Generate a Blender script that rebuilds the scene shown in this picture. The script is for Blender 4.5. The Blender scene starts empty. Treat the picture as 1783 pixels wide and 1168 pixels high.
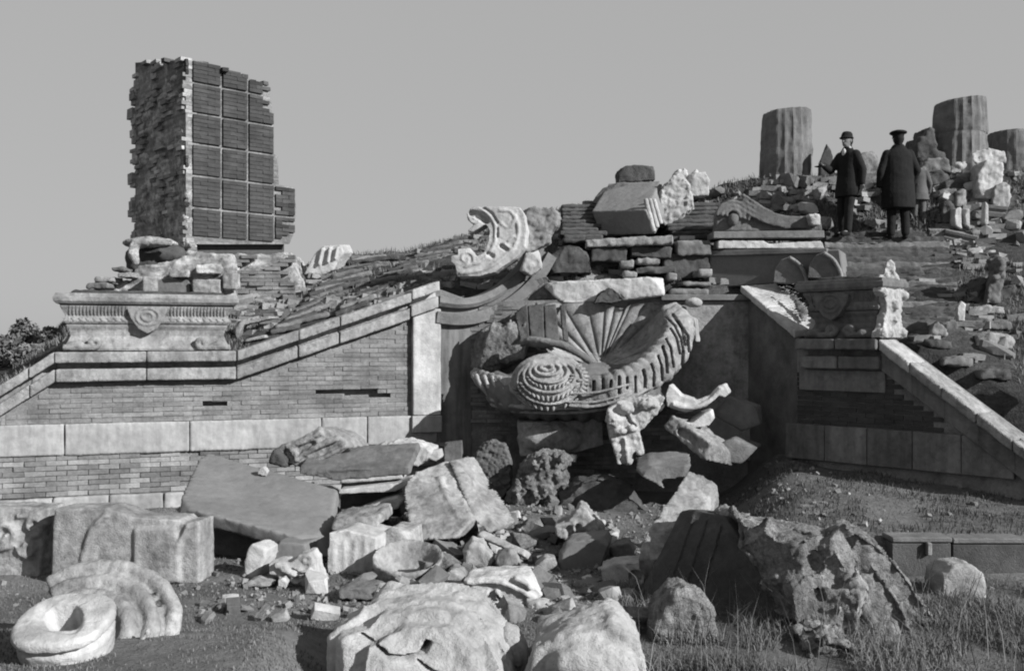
import bpy, bmesh, math, random
import numpy as np
from mathutils import Vector, Matrix, noise
random.seed(7)
SC = bpy.context.scene
COL = SC.collection
R = math.radians

# ------------------------------------------------------------------ camera, sky, sun
F, HZ, CX, CZ = 1680.0, 600.0, 891.5, 2.4
cam_d = bpy.data.cameras.new('camera')
cam = bpy.data.objects.new('camera', cam_d); COL.objects.link(cam)
cam.location = (0, 0, CZ); cam.rotation_euler = (R(90), 0, 0)
cam_d.sensor_fit = 'HORIZONTAL'; cam_d.sensor_width = 36.0
cam_d.lens = 36.0 * F / 1783.0
cam_d.shift_y = (HZ - 584.0) / 1783.0
cam_d.clip_end = 2000
SC.camera = cam

SUN = Vector((0.76, -0.50, 0.44)).normalized()
w = bpy.data.worlds.new('World'); SC.world = w; w.use_nodes = True
nt = w.node_tree; nt.nodes.clear()
sky = nt.nodes.new('ShaderNodeTexSky'); sky.sky_type = 'NISHITA'; sky.sun_disc = False
sky.sun_elevation = math.asin(SUN.z); sky.sun_rotation = math.atan2(SUN.x, SUN.y)
bw = nt.nodes.new('ShaderNodeRGBToBW')
pw = nt.nodes.new('ShaderNodeMath'); pw.operation = 'POWER'; pw.inputs[1].default_value = 0.12
mu = nt.nodes.new('ShaderNodeMath'); mu.operation = 'MULTIPLY'; mu.inputs[1].default_value = 2.45
bg = nt.nodes.new('ShaderNodeBackground'); bg.inputs['Strength'].default_value = 0.1
wo = nt.nodes.new('ShaderNodeOutputWorld')
L = nt.links.new
L(sky.outputs[0], bw.inputs[0]); L(bw.outputs[0], pw.inputs[0]); L(pw.outputs[0], mu.inputs[0])
L(mu.outputs[0], bg.inputs[0]); L(bg.outputs[0], wo.inputs[0])

sd = bpy.data.lights.new('sun', 'SUN'); sd.energy = 5.0; sd.angle = R(0.5); sd.color = (1, 1, 1)
so = bpy.data.objects.new('sun', sd); COL.objects.link(so); so.location = (20, -14, 14)
so.rotation_euler = SUN.to_track_quat('Z', 'Y').to_euler()
SC.view_settings.view_transform = 'Standard'; SC.view_settings.look = 'None'
SC.view_settings.exposure = 0.65; SC.view_settings.gamma = 1.0
SC.view_settings.use_curve_mapping = False
SC.render.engine = 'CYCLES'
try: SC.cycles.filter_width = 2.0
except Exception: pass

# ------------------------------------------------------------------ materials (all grey: black and white photograph)
def mat(name, base, var=0.35, big=1.2, fine=14.0, bump=0.35, rough=0.92, rnd=0.12, streak=0.0, spots=0.0, tone=False, bscale=28.0, layers=0.0):
    m = bpy.data.materials.new(name); m.use_nodes = True
    n = m.node_tree.nodes; l = m.node_tree.links.new
    b = n['Principled BSDF']; b.inputs['Roughness'].default_value = rough
    b.inputs['Specular IOR Level'].default_value = 0.2
    geo = n.new('ShaderNodeNewGeometry')
    def nz(scale, detail=6, stretch=None, rou=0.6, dist=0.0):
        t = n.new('ShaderNodeTexNoise'); t.inputs['Scale'].default_value = scale
        t.inputs['Detail'].default_value = detail; t.inputs['Roughness'].default_value = rou
        t.inputs['Distortion'].default_value = dist
        if stretch:
            mp = n.new('ShaderNodeMapping'); mp.inputs['Scale'].default_value = stretch
            l(geo.outputs['Position'], mp.inputs['Vector']); l(mp.outputs[0], t.inputs['Vector'])
        else: l(geo.outputs['Position'], t.inputs['Vector'])
        return t.outputs['Fac']
    def mth(op, a, c):
        x = n.new('ShaderNodeMath'); x.operation = op
        for i, v in enumerate((a, c)):
            if isinstance(v, (int, float)): x.inputs[i].default_value = v
            else: l(v, x.inputs[i])
        return x.outputs[0]
    def rng(v, a, c, d, e):
        x = n.new('ShaderNodeMapRange'); x.inputs[1].default_value = a; x.inputs[2].default_value = c
        x.inputs[3].default_value = d; x.inputs[4].default_value = e; l(v, x.inputs[0]); return x.outputs[0]
    f = rng(nz(big, 5, None, .62, .3), .34, .66, 1 - var, 1 + var * .35)
    f = mth('MULTIPLY', f, rng(nz(fine, 6), .3, .7, 1 - var * .55, 1 + var * .35))
    if streak: f = mth('MULTIPLY', f, rng(nz(5.0, 5, (1.6, 1.6, .16)), .38, .62, 1 - streak, 1.06))
    if layers: f = mth('MULTIPLY', f, rng(nz(4.0, 6, (.35, .35, 4.5)), .38, .62, 1 - layers, 1.1))
    if spots: f = mth('MULTIPLY', f, rng(nz(7.5, 8, None, .7), .52, .62, 1.0, 1 - spots))
    if rnd:
        oi = n.new('ShaderNodeObjectInfo'); f = mth('MULTIPLY', f, rng(oi.outputs['Random'], 0, 1, 1 - rnd, 1 + rnd))
    if tone:
        at = n.new('ShaderNodeAttribute'); at.attribute_name = 'tone'
        f = mth('MULTIPLY', f, rng(at.outputs['Fac'], 0, 1, .62, 1.38))
    v = mth('MULTIPLY', f, base)
    cc = n.new('ShaderNodeCombineColor')
    for i in range(3): l(v, cc.inputs[i])
    l(cc.outputs[0], b.inputs['Base Color'])
    if bump:
        bp = n.new('ShaderNodeBump'); bp.inputs['Strength'].default_value = bump; bp.inputs['Distance'].default_value = 0.03
        h = mth('ADD', mth('ADD', nz(bscale, 8, None, .7), mth('MULTIPLY', nz(bscale / 5, 4), 1.2)), mth('MULTIPLY', rng(nz(bscale * 2.2, 3, None, .6), .42, .5, 0, 1), .35))
        l(h, bp.inputs['Height']); l(bp.outputs[0], b.inputs['Normal'])
    return m
M = {
 'marble': mat('weathered_marble', 0.29, .42, 1.8, 17, .5, streak=.2, spots=.3),
 'marble_clean': mat('pale_marble', 0.43, .34, 1.9, 15, .42, streak=.14, spots=.2),
 'plinth': mat('plinth_marble', 0.3, .28, 1.1, 11, .22, streak=.16),
 'streaked': mat('streaked_stone', 0.18, .25, 2.0, 10, .3, streak=.4),
 'shade_marble': mat('shade_darkened_marble', .165, .35, 1.6, 14, .3, streak=.25, spots=.2),  # marble darkened to put the right wing's shade into its colour
 'grey': mat('grey_stone', 0.155, .38, 1.8, 15, .45, spots=.25),
 'slab': mat('smooth_grey_slab', 0.15, .18, 1.3, 24, .18, spots=.08),
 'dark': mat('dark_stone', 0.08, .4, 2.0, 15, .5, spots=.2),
 'rock': mat('porous_rock', .20, .5, 3.2, 18, .9, spots=.35, bscale=18),
 'boulder': mat('pale_boulder', 0.33, .28, 2.2, 19, .55, spots=.1),
 'brick': mat('wall_brick', 0.2, .4, 1.5, 22, .35, rnd=.15, layers=.2, spots=.12),
 'brick_j': mat('wall_brick_joined', 0.2, .4, 1.5, 22, .35, rnd=0, tone=True),
 'mortar': mat('lime_mortar', .20, .4, 2.5, 25, .6),
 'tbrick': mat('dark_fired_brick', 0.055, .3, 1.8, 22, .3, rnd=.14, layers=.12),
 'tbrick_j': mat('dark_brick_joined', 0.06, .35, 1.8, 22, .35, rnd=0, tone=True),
 'sbrick_j': mat('lightened_side_brick', 0.34, .4, 1.8, 22, .35, rnd=0, tone=True, layers=.3),  # side brick coloured paler than the front to offset that face's shade
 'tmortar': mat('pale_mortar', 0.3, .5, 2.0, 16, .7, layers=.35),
 'plaster': mat('patchy_plaster', 0.5, .6, 2.6, 12, .8, spots=.45, layers=.25),
 'soil': mat('court_soil', 0.135, .4, 0.9, 9, .8, rnd=0, bscale=14),
 'hill': mat('hill_soil', 0.07, .5, 1.5, 12, .9, rnd=0, layers=.35, bscale=14),
 'grass': mat('dry_grass', 0.14, .3, 1.1, 6, 0, rnd=0, tone=True),
 'weed': mat('dry_weed', 0.15, .3, 1.1, 6, 0, rnd=0, tone=True),
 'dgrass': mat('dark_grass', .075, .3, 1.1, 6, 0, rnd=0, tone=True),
 'leaf': mat('shrub_leaf', 0.13, .3, 1.1, 6, 0, rnd=0, tone=True),
 'wood': mat('twig_bark', .12, .3, 3, 30, .3),
 'coat': mat('dark_wool', 0.012, .3, 4, 30, .2),
 'trouser': mat('dark_trouser_cloth', 0.014, .3, 4, 30, .2),
 'pale_cloth': mat('pale_cloth', 0.1, .25, 4, 30, .2),
 'skin': mat('skin', 0.16, .1, 6, 30, .05),
 'shirt': mat('white_shirt', 0.4, .1, 6, 30, .05),
}

# ------------------------------------------------------------------ helpers
def P(px, py, Y): return Vector(((px - CX) / F * Y, Y, CZ + (HZ - py) / F * Y))
def Yg(py, z=0.05): return (CZ - z) * F / (py - HZ)

def props(o, label=None, cat=None, group=None, kind=None):
    if label: o['label'] = label
    if cat: o['category'] = cat
    if group: o['group'] = group
    if kind: o['kind'] = kind
    return o
def thing(name, label, cat, loc, group=None):
    o = bpy.data.objects.new(name, None); o.empty_display_size = .2
    COL.objects.link(o); o.location = Vector(loc); props(o, label, cat, group); return o
def link_mesh(name, me, m, parent=None, smooth=False):
    """mesh data is in world coordinates; move the origin to the base of the mesh"""
    n = len(me.vertices); co = np.empty(n * 3, dtype=np.float32); me.vertices.foreach_get('co', co)
    co = co.reshape(-1, 3)
    org = np.array([(co[:, 0].min() + co[:, 0].max()) / 2, (co[:, 1].min() + co[:, 1].max()) / 2, co[:, 2].min()], dtype=np.float32)
    co -= org; me.vertices.foreach_set('co', co.ravel())
    if smooth: me.polygons.foreach_set('use_smooth', np.ones(len(me.polygons), dtype=bool))
    me.update()
    me.materials.clear(); me.materials.append(m)
    o = bpy.data.objects.new(name, me); COL.objects.link(o)
    o.location = Vector([float(v) for v in org])
    if parent:
        o.parent = parent
        wl = Vector(parent.location)
        if parent.parent: wl = wl + Vector(parent.parent.location)
        o.location = o.location - wl
    return o
def obj(name, bm, m, parent=None, smooth=False, bevel=0.0):
    bmesh.ops.recalc_face_normals(bm, faces=bm.faces[:])
    if bevel:
        es = [e for e in bm.edges if len(e.link_faces) == 2 and e.calc_face_angle(0) > .35]
        bmesh.ops.bevel(bm, geom=es, offset=bevel, segments=1, affect='EDGES', clamp_overlap=True)
    me = bpy.data.meshes.new(name); bm.to_mesh(me); bm.free()
    return link_mesh(name, me, m, parent, smooth)

def poly_prism(bm, front, off):
    off = Vector(off)
    a = [bm.verts.new(p) for p in front]; b = [bm.verts.new(Vector(p) + off) for p in front]
    n = len(a); bm.faces.new(a); bm.faces.new(b[::-1])
    for i in range(n): bm.faces.new((a[i], b[i], b[(i + 1) % n], a[(i + 1) % n]))
def box(bm, c, sx, sy, sz, rot=None):
    r = bmesh.ops.create_cube(bm, size=1)
    mt = Matrix.Translation(Vector(c)) @ (rot.to_4x4() if rot else Matrix.Identity(4)) @ Matrix.Diagonal((sx, sy, sz, 1))
    bmesh.ops.transform(bm, matrix=mt, verts=r['verts']); return r['verts']
def ball(bm, c, rx, ry=None, rz=None, rot=None, sub=3):
    r = bmesh.ops.create_icosphere(bm, subdivisions=sub, radius=1)
    mt = Matrix.Translation(Vector(c)) @ (rot.to_4x4() if rot else Matrix.Identity(4)) @ Matrix.Diagonal((rx, ry or rx, rz or rx, 1))
    bmesh.ops.transform(bm, matrix=mt, verts=r['verts']); return r['verts']
def tube(bm, pts, rad, seg=9, flat=1.0):
    pts = [Vector(p) for p in pts]; n = len(pts)
    if not hasattr(rad, '__len__'): rad = [rad] * n
    rings = []; up = Vector((0, 1, 0))
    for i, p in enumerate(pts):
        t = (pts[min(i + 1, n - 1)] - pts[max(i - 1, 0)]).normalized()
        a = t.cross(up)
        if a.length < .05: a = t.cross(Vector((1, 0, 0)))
        a.normalize(); b = a.cross(t).normalized()
        rings.append([bm.verts.new(p + (a * math.cos(q) + b * math.sin(q) * flat) * rad[i]) for q in [2 * math.pi * k / seg for k in range(seg)]])
    for i in range(n - 1):
        for k in range(seg):
            bm.faces.new((rings[i][k], rings[i][(k + 1) % seg], rings[i + 1][(k + 1) % seg], rings[i + 1][k]))
    bm.faces.new(rings[0][::-1]); bm.faces.new(rings[-1])
def loft(bm, rings, cap=True):
    vs = [[bm.verts.new(p) for p in r] for r in rings]
    n = len(vs[0])
    for i in range(len(vs) - 1):
        for k in range(n): bm.faces.new((vs[i][k], vs[i][(k + 1) % n], vs[i + 1][(k + 1) % n], vs[i + 1][k]))
    if cap: bm.faces.new(vs[0][::-1]); bm.faces.new(vs[-1])
def catmull(pts, k=6):
    out = []; n = len(pts); pts = [tuple(p) for p in pts]
    for i in range(n - 1):
        p0, p1, p2, p3 = pts[max(i - 1, 0)], pts[i], pts[i + 1], pts[min(i + 2, n - 1)]
        for j in range(k):
            t = j / k
            out.append(tuple(.5 * ((2 * b) + (c - a) * t + (2 * a - 5 * b + 4 * c - d) * t * t + (3 * b - a - 3 * c + d) * t ** 3) for a, b, c, d in zip(p0, p1, p2, p3)))
    out.append(pts[-1]); return out

_tex = {}
def clouds(scale, kind='CLOUDS'):
    k = (round(scale, 3), kind)
    if k not in _tex:
        t = bpy.data.textures.new('weathering', kind); t.noise_scale = scale
        if kind == 'CLOUDS': t.noise_depth = 4
        if kind == 'VORONOI': t.distance_metric = 'DISTANCE'; t.weight_1 = -1.0; t.weight_2 = 1.0; t.noise_intensity = 1.0
        _tex[k] = t
    return _tex[k]
def apply_dents(me, dents):
    """press grooves, cracks and holes into a finished stone surface"""
    n = len(me.vertices); co = np.empty(n * 3, dtype=np.float32); me.vertices.foreach_get('co', co); co = co.reshape(-1, 3)
    no = np.empty(n * 3, dtype=np.float32); me.vertices.foreach_get('normal', no); no = no.reshape(-1, 3)
    px = CX + F * co[:, 0] / co[:, 1]; py = HZ - F * (co[:, 2] - CZ) / co[:, 1]
    face = (no[:, 1] < .35)
    for path, w_, dep, dr in dents:
        if len(path) == 1: path = [path[0], (path[0][0] + .01, path[0][1])]
        d = np.full(n, 1e9)
        for (xa, ya), (xb, yb) in zip(path, path[1:]):
            l2 = max(1e-6, (xb - xa) ** 2 + (yb - ya) ** 2)
            t = np.clip(((px - xa) * (xb - xa) + (py - ya) * (yb - ya)) / l2, 0, 1)
            d = np.minimum(d, np.hypot(px - xa - t * (xb - xa), py - ya - t * (yb - ya)))
        k = np.clip((w_ * .62 - d) / (w_ * .22), 0, 1) * face
        co += (k * dep)[:, None] * np.array(dr, dtype=np.float32)[None, :]
    me.vertices.foreach_set('co', co.astype(np.float32).ravel()); me.update()
def chip(bm, n, lo=.80, hi=.96):
    """knock flat facets off the corners of a block"""
    for k in range(n):
        vs = [v.co for v in bm.verts]
        if len(vs) < 6: return
        c = sum(vs, Vector()) / len(vs)
        d = Vector((random.choice((-1, 1)) * random.uniform(.3, 1), -random.uniform(.1, 1), random.uniform(-.2, 1))).normalized()
        sup = max((v - c).dot(d) for v in vs); pt = c + d * sup * random.uniform(lo, hi)
        bmesh.ops.bisect_plane(bm, geom=bm.verts[:] + bm.edges[:] + bm.faces[:], plane_co=pt, plane_no=d, clear_outer=True)
        be = [e for e in bm.edges if e.is_boundary]
        if be: bmesh.ops.holes_fill(bm, edges=be, sides=0)
def carve(name, bm, m, parent=None, vox=.025, smooth=3, disp=((.35, .03), (.09, .012)), dents=None):
    """fuse overlapping solids into one weathered stone surface"""
    bmesh.ops.recalc_face_normals(bm, faces=bm.faces[:])
    me = bpy.data.meshes.new(name); bm.to_mesh(me); bm.free()
    t = bpy.data.objects.new('tmp', me); COL.objects.link(t)
    md = t.modifiers.new('r', 'REMESH'); md.mode = 'VOXEL'; md.voxel_size = vox; md.adaptivity = 0
    if smooth:
        s = t.modifiers.new('s', 'SMOOTH'); s.factor = .5; s.iterations = smooth
    for ds in disp:
        d = t.modifiers.new('d', 'DISPLACE'); d.texture = clouds(ds[0], ds[2] if len(ds) > 2 else 'CLOUDS'); d.strength = ds[1] * 2; d.mid_level = .5 if len(ds) < 3 else .3; d.texture_coords = 'GLOBAL'
    dg = bpy.context.evaluated_depsgraph_get()
    me2 = bpy.data.meshes.new_from_object(t.evaluated_get(dg)); me2.name = name
    bpy.data.objects.remove(t); bpy.data.meshes.remove(me)
    if dents: apply_dents(me2, dents)
    return link_mesh(name, me2, m, parent, True)

# lines of the walls on the ground plan
class Line:
    def __init__(s, A, d):
        s.A = Vector(A); s.d = Vector(d).normalized(); s.n = Vector((s.d.y, -s.d.x)); s.ang = math.atan2(s.d.y, s.d.x)
    def s_at(s, px, out=0.0):
        A = s.A + s.n * out; rx = (px - CX) / F
        return (rx * A.y - A.x) / (s.d.x - rx * s.d.y)
    def sz(s, px, py, out=0.0):
        q = s.s_at(px, out); Y = s.A.y + s.n.y * out + s.d.y * q
        return q, CZ + (HZ - py) / F * Y
    def w(s, q, z, out=0.0):
        v = s.A + s.d * q + s.n * out; return Vector((v.x, v.y, z))
LW = Line((-6.83, 13.2), (.947, .322))       # left wing
RW = Line((3.82, 14.0), (.673, -.74))        # right wing
NW = Line((-.66, 15.3), (1, 0))              # niche wall
def lbox(bm, ln, s0, s1, z0, z1, o0, o1, z0b=None, z1b=None):
    z0b = z0 if z0b is None else z0b; z1b = z1 if z1b is None else z1b
    front = [ln.w(s0, z0, o1), ln.w(s1, z0b, o1), ln.w(s1, z1b, o1), ln.w(s0, z1, o1)]
    poly_prism(bm, front, ln.w(0, 0, o0) - ln.w(0, 0, o1))
def lprism(bm, ln, sz, o0, o1):
    poly_prism(bm, [ln.w(a, b, o1) for a, b in sz], ln.w(0, 0, o0) - ln.w(0, 0, o1))

# bricks
_bm = {}
def brick_mesh(L_, D, Hh, m, v):
    k = (round(L_, 3), round(D, 3), round(Hh, 3), m.name, v)
    if k not in _bm:
        rs = random.Random(hash((v, round(L_ * 1000))) % 9999); me = bpy.data.meshes.new('brick'); j = .0035
        vs = [(x * L_ / 2 + rs.uniform(-j, j), y * D / 2 + rs.uniform(-j, j), z * Hh / 2 + rs.uniform(-j, j)) for x in (-1, 1) for y in (-1, 1) for z in (-1, 1)]
        fs = [(0, 1, 3, 2), (4, 6, 7, 5), (0, 4, 5, 1), (2, 3, 7, 6), (0, 2, 6, 4), (1, 5, 7, 3)]
        me.from_pydata(vs, [], fs); me.materials.append(m); _bm[k] = me
    return _bm[k]
BOXF = np.array([(0, 1, 3, 2), (4, 6, 7, 5), (0, 4, 5, 1), (2, 3, 7, 6), (0, 2, 6, 4), (1, 5, 7, 3)])
def joined_boxes(name, items, m, parent=None, kind='stuff', jit=.004):
    """items: (centre, (sx,sy,sz), 3x3 rotation or angle)"""
    V = []; Fc = []; T = []
    for i, (c, s, rot) in enumerate(items):
        mt = Matrix.Rotation(rot, 3, 'Z') if isinstance(rot, (int, float)) else rot
        tn = random.random()
        for x in (-1, 1):
            for y in (-1, 1):
                for z in (-1, 1):
                    v = mt @ Vector((x * s[0] / 2 + random.uniform(-jit, jit), y * s[1] / 2 + random.uniform(-jit, jit), z * s[2] / 2 + random.uniform(-jit, jit)))
                    V.append(v + Vector(c)); T.append(tn)
        Fc.extend((BOXF + 8 * i).tolist())
    me = bpy.data.meshes.new(name); me.from_pydata(V, [], Fc)
    a = me.attributes.new('tone', 'FLOAT', 'POINT'); a.data.foreach_set('value', np.array(T, dtype=np.float32))
    o = link_mesh(name, me, m, parent)
    if kind: o['kind'] = kind
    return o
def brick_face(parent, ln, s0, s1, z0, z1, inside, m, mj, L_=.26, Hh=.066, gap=.007, out=0.0, D=.10, jit=.008, miss=.01, cap=300, name='brick'):
    items = []; row = 0; z = z0
    while z < z1 - .01:
        s = s0 - (L_ / 2 if row % 2 else 0)
        while s < s1:
            a, b = max(s, s0), min(s + L_, s1)
            if b - a > .04:
                c = (a + b) / 2
                if inside(c, z + Hh / 2) and inside(a + .01, z + Hh / 2) and inside(b - .01, z + Hh / 2) and random.random() > miss:
                    items.append((c, z + Hh / 2, b - a, out + random.uniform(-jit, jit)))
            s += L_
        z += Hh; row += 1
    def vis(it):
        p = ln.w(it[0], it[1]); px = CX + F * p.x / p.y; return 0 if 0 < px < 1783 else 1
    items.sort(key=vis)
    ploc = Vector(parent.location)
    for i, (c, z, l_, o_) in enumerate(items[:cap]):
        full = abs(l_ - L_) < .01
        me = brick_mesh(L_ - gap, D, Hh - gap, m, i % 5)
        b = bpy.data.objects.new(name, me); COL.objects.link(b); b.parent = parent
        b.location = ln.w(c, z, o_ - D / 2) - ploc; b.rotation_euler = (0, random.uniform(-.012, .012), ln.ang + random.uniform(-.01, .01))
        if not full: b.scale = ((l_ - gap) / (L_ - gap), 1, 1)
    rest = items[cap:]
    if rest:
        joined_boxes('brick_infill', [(ln.w(c, z, o_ - D / 2), (l_ - gap, D, Hh - gap), ln.ang) for c, z, l_, o_ in rest], mj, parent)

def blades(name, pts, hmin, hmax, wd, m, lean=.5, parent=None, seg=2, dirs=None):
    """dry grass blades standing at pts"""
    V = []; Fc = []; T = []
    for p in pts:
        h = random.uniform(hmin, hmax); a = random.uniform(0, 6.283); la = random.uniform(0, 6.283); le = random.uniform(.1, 1) * lean * h
        dx, dy = math.cos(a) * wd / 2, math.sin(a) * wd / 2; lx, ly = math.cos(la) * le, math.sin(la) * le
        b = len(V); tn = random.random()
        V += [(p[0] - dx, p[1] - dy, p[2] - .01), (p[0] + dx, p[1] + dy, p[2] - .01),
              (p[0] + lx * .35 - dx * .7, p[1] + ly * .35 - dy * .7, p[2] + h * .55), (p[0] + lx * .35 + dx * .7, p[1] + ly * .35 + dy * .7, p[2] + h * .55),
              (p[0] + lx, p[1] + ly, p[2] + h * (1 - .25 * le / h))]
        T += [tn] * 5; Fc += [(b, b + 1, b + 3, b + 2), (b + 2, b + 3, b + 4)]
    me = bpy.data.meshes.new(name); me.from_pydata(V, [], Fc)
    at = me.attributes.new('tone', 'FLOAT', 'POINT'); at.data.foreach_set('value', np.array(T, dtype=np.float32))
    return link_mesh(name, me, m, parent)
def lerp_tab(tab, x):
    if x <= tab[0][0]: return tab[0][1:]
    for a, b in zip(tab, tab[1:]):
        if x <= b[0]:
            t = (x - a[0]) / (b[0] - a[0]); return tuple(u + (v - u) * t for u, v in zip(a[1:], b[1:]))
    return tab[-1][1:]
def sm(a, b, x):
    t = max(0, min(1, (x - a) / (b - a))); return t * t * (3 - 2 * t)
# ------------------------------------------------------------------ ground
def gz(x, y):
    z = .05 + .05 * noise.noise(Vector((x * .9, y * .9, 3))) + .02 * noise.noise(Vector((x * 3.1, y * 3.1, 7)))
    k = sm(1.9, 3.1, x - .25 * (y - 10)) 
    up = .42 + .085 * max(0, min(y, 14.5) - 9.9) + .05 * noise.noise(Vector((x * 1.7, y * 1.7, 9)))
    z = z * (1 - k) + k * (z + (up - z) * sm(9.72, 9.98, y))
    z += .32 * (1 - sm(6.5, 8.3, y)) * (1 - sm(-1.75, -1.2, x))
    z += .12 * math.exp(-((x - .4) ** 2 / 3 + (y - 13.2) ** 2 / 1.2))
    return z
def grid_mesh(name, xs, ys, fn, m, kind='structure'):
    V = [(x, y, fn(x, y)) for y in ys for x in xs]; nx = len(xs)
    Fc = [(j * nx + i, j * nx + i + 1, (j + 1) * nx + i + 1, (j + 1) * nx + i) for j in range(len(ys) - 1) for i in range(nx - 1)]
    me = bpy.data.meshes.new(name); me.from_pydata(V, [], Fc)
    o = link_mesh(name, me, m, None, True); o['kind'] = kind; return o
xs = [-400, -150, -60, -25, -14] + [-9 + .11 * i for i in range(164)] + [12, 20, 45, 120, 400]
ys = [-60, -20, -5, 1] + [4 + .09 * i for i in range(131)] + [17, 22, 40, 90, 200, 500]
grid_mesh('ground', xs, ys, lambda x, y: (gz(x, y) if y < 15.9 and abs(x) < 12 else 0.0), M['soil'])

# ------------------------------------------------------------------ hill behind the walls
T_FRONT = [(-300, 12.9, 790), (22, 13.55, 668), (95, 13.8, 625), (412, 14.6, 615), (765, 15.55, 500), (820, 15.75, 505), (930, 15.8, 500), (1230, 15.8, 498), (1290, 15.9, 497), (1385, 15.0, 575), (1540, 13.7, 596), (1600, 13.2, 600), (1783, 12.25, 700), (2000, 11.6, 850)]
T_MID = [(-300, 15, 700), (22, 15.5, 645), (100, 16, 590), (150, 16, 540), (500, 16.4, 518), (600, 16.8, 490), (800, 17, 450), (960, 17.2, 425), (1240, 17.3, 415), (1450, 16.7, 414), (1570, 16.6, 418), (1783, 16, 425), (2300, 15, 440)]
T_SKY = [(-300, 20, 640), (22, 20, 600), (100, 20, 572), (150, 20, 530), (233, 20, 505), (500, 19.5, 478), (560, 19.5, 452), (620, 19.5, 441), (700, 19.5, 440), (790, 19.5, 417), (870, 19.5, 388), (960, 18.6, 368), (1030, 18.2, 354), (1240, 17.9, 326), (1280, 17.8, 313), (1340, 17.7, 308), (1420, 17.6, 306), (1600, 17.5, 300), (1783, 17.4, 298), (2300, 17, 305)]
def hillP(px, t):
    a = lerp_tab(T_FRONT, px); b = lerp_tab(T_MID, px); c = lerp_tab(T_SKY, px)
    A, B, C_ = P(px, a[1], a[0]), P(px, b[1], b[0]), P(px, c[1], c[0])
    if t <= 1: p = A.lerp(B, t)
    elif t <= 2: p = B.lerp(C_, t - 1)
    else: p = C_ + Vector(((px - CX) / F * 25 * (t - 2), 25 * (t - 2), -1.5 * (t - 2)))
    k = 1 if t > .05 else .2
    p = p.copy(); p.z += k * (.09 * noise.noise(Vector((p.x * 1.5, p.y * 1.5, 1))) + .04 * noise.noise(Vector((p.x * 5, p.y * 5, 2))))
    return p
def hillY(px, py):
    best = None
    for i in range(200):
        p = hillP(px, i / 100); e = abs(HZ - (p.z - CZ) * F / p.y - py)
        if best is None or e < best[0]: best = (e, p.y)
    return best[1]
ts = [i / 26 for i in range(27)] + [1 + i / 22 for i in range(1, 23)] + [2.1, 2.3, 2.6, 3, 4]
cols = [-700, -500] + [-300 + 8 * i for i in range(320)] + [2400, 2700]
V = []
for t in ts:
    for c in cols: V.append(hillP(c, t))
for c in cols: q = hillP(c, 0); V.append(Vector((q.x, q.y, -.2)))
nx = len(cols); Fc = [(j * nx + i, j * nx + i + 1, (j + 1) * nx + i + 1, (j + 1) * nx + i) for j in range(len(ts) - 1) for i in range(nx - 1)]
b0 = len(ts) * nx
Fc += [(b0 + i, b0 + i + 1, i + 1, i) for i in range(nx - 1)]
me = bpy.data.meshes.new('hill'); me.from_pydata(V, [], Fc)
o = link_mesh('hill', me, M['hill'], None, True); o['kind'] = 'structure'

# ------------------------------------------------------------------ left wing wall
lw = thing('retaining_wall', 'long brick wall with sloping marble coping and a plain marble plinth, left of the shell fountain', 'wall', LW.w(2.4, 0))
COP = [(-120, 745), (22, 657), (95, 613), (412, 611), (765, 493)]     # top edge of the coping
cop = [LW.sz(a, b, .2) for a, b in COP]
PLT, PLB = 1.30, .87
def cop_z(s):
    for (a, za), (b, zb) in zip(cop, cop[1:]):
        if s <= b: return za + (zb - za) * (s - a) / (b - a)
    return cop[-1][1]
sL0, sL1 = cop[0][0], cop[-1][0]
sP0 = LW.s_at(719, .1); sP1 = LW.s_at(768, .1); sR = LW.s_at(820, 0)
lw_core = [(sL0, -.2), (sR, -.2), (sR, cop_z(sP1) - .25), (cop[4][0], cop[4][1] - .06), (cop[3][0], cop[3][1] - .06), (cop[2][0], cop[2][1] - .06), (cop[1][0], cop[1][1] - .06), (sL0, cop[0][1] - .06)]
h1 = (LW.s_at(550), LW.s_at(658)); h2 = (LW.s_at(353), LW.s_at(396)); hz1 = LW.sz(600, 681)[1]; hz2 = LW.sz(375, 703)[1]
bm = bmesh.new(); lprism(bm, LW, lw_core, -.55, -.012); _c = obj('wall_core', bm, M['mortar'], lw)
for (a_, b_, z_, h_) in ((h1[0] - .02, h1[1], hz1, .038), (h1[0] + .43, h1[1] + .2, hz1 - .07, .034), (h2[0] - .02, h2[1], hz2, .036)):
    bm = bmesh.new(); lbox(bm, LW, a_, b_, z_ - h_, z_ + h_, -.16, .05); _k = obj('pocket', bm, M['mortar'])
    _m = _c.modifiers.new('b', 'BOOLEAN'); _m.object = _k; _m.operation = 'DIFFERENCE'; _m.solver = 'EXACT'
    _d = bpy.data.meshes.new_from_object(_c.evaluated_get(bpy.context.evaluated_depsgraph_get())); _c.modifiers.clear(); _c.data = _d; bpy.data.objects.remove(_k)
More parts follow.
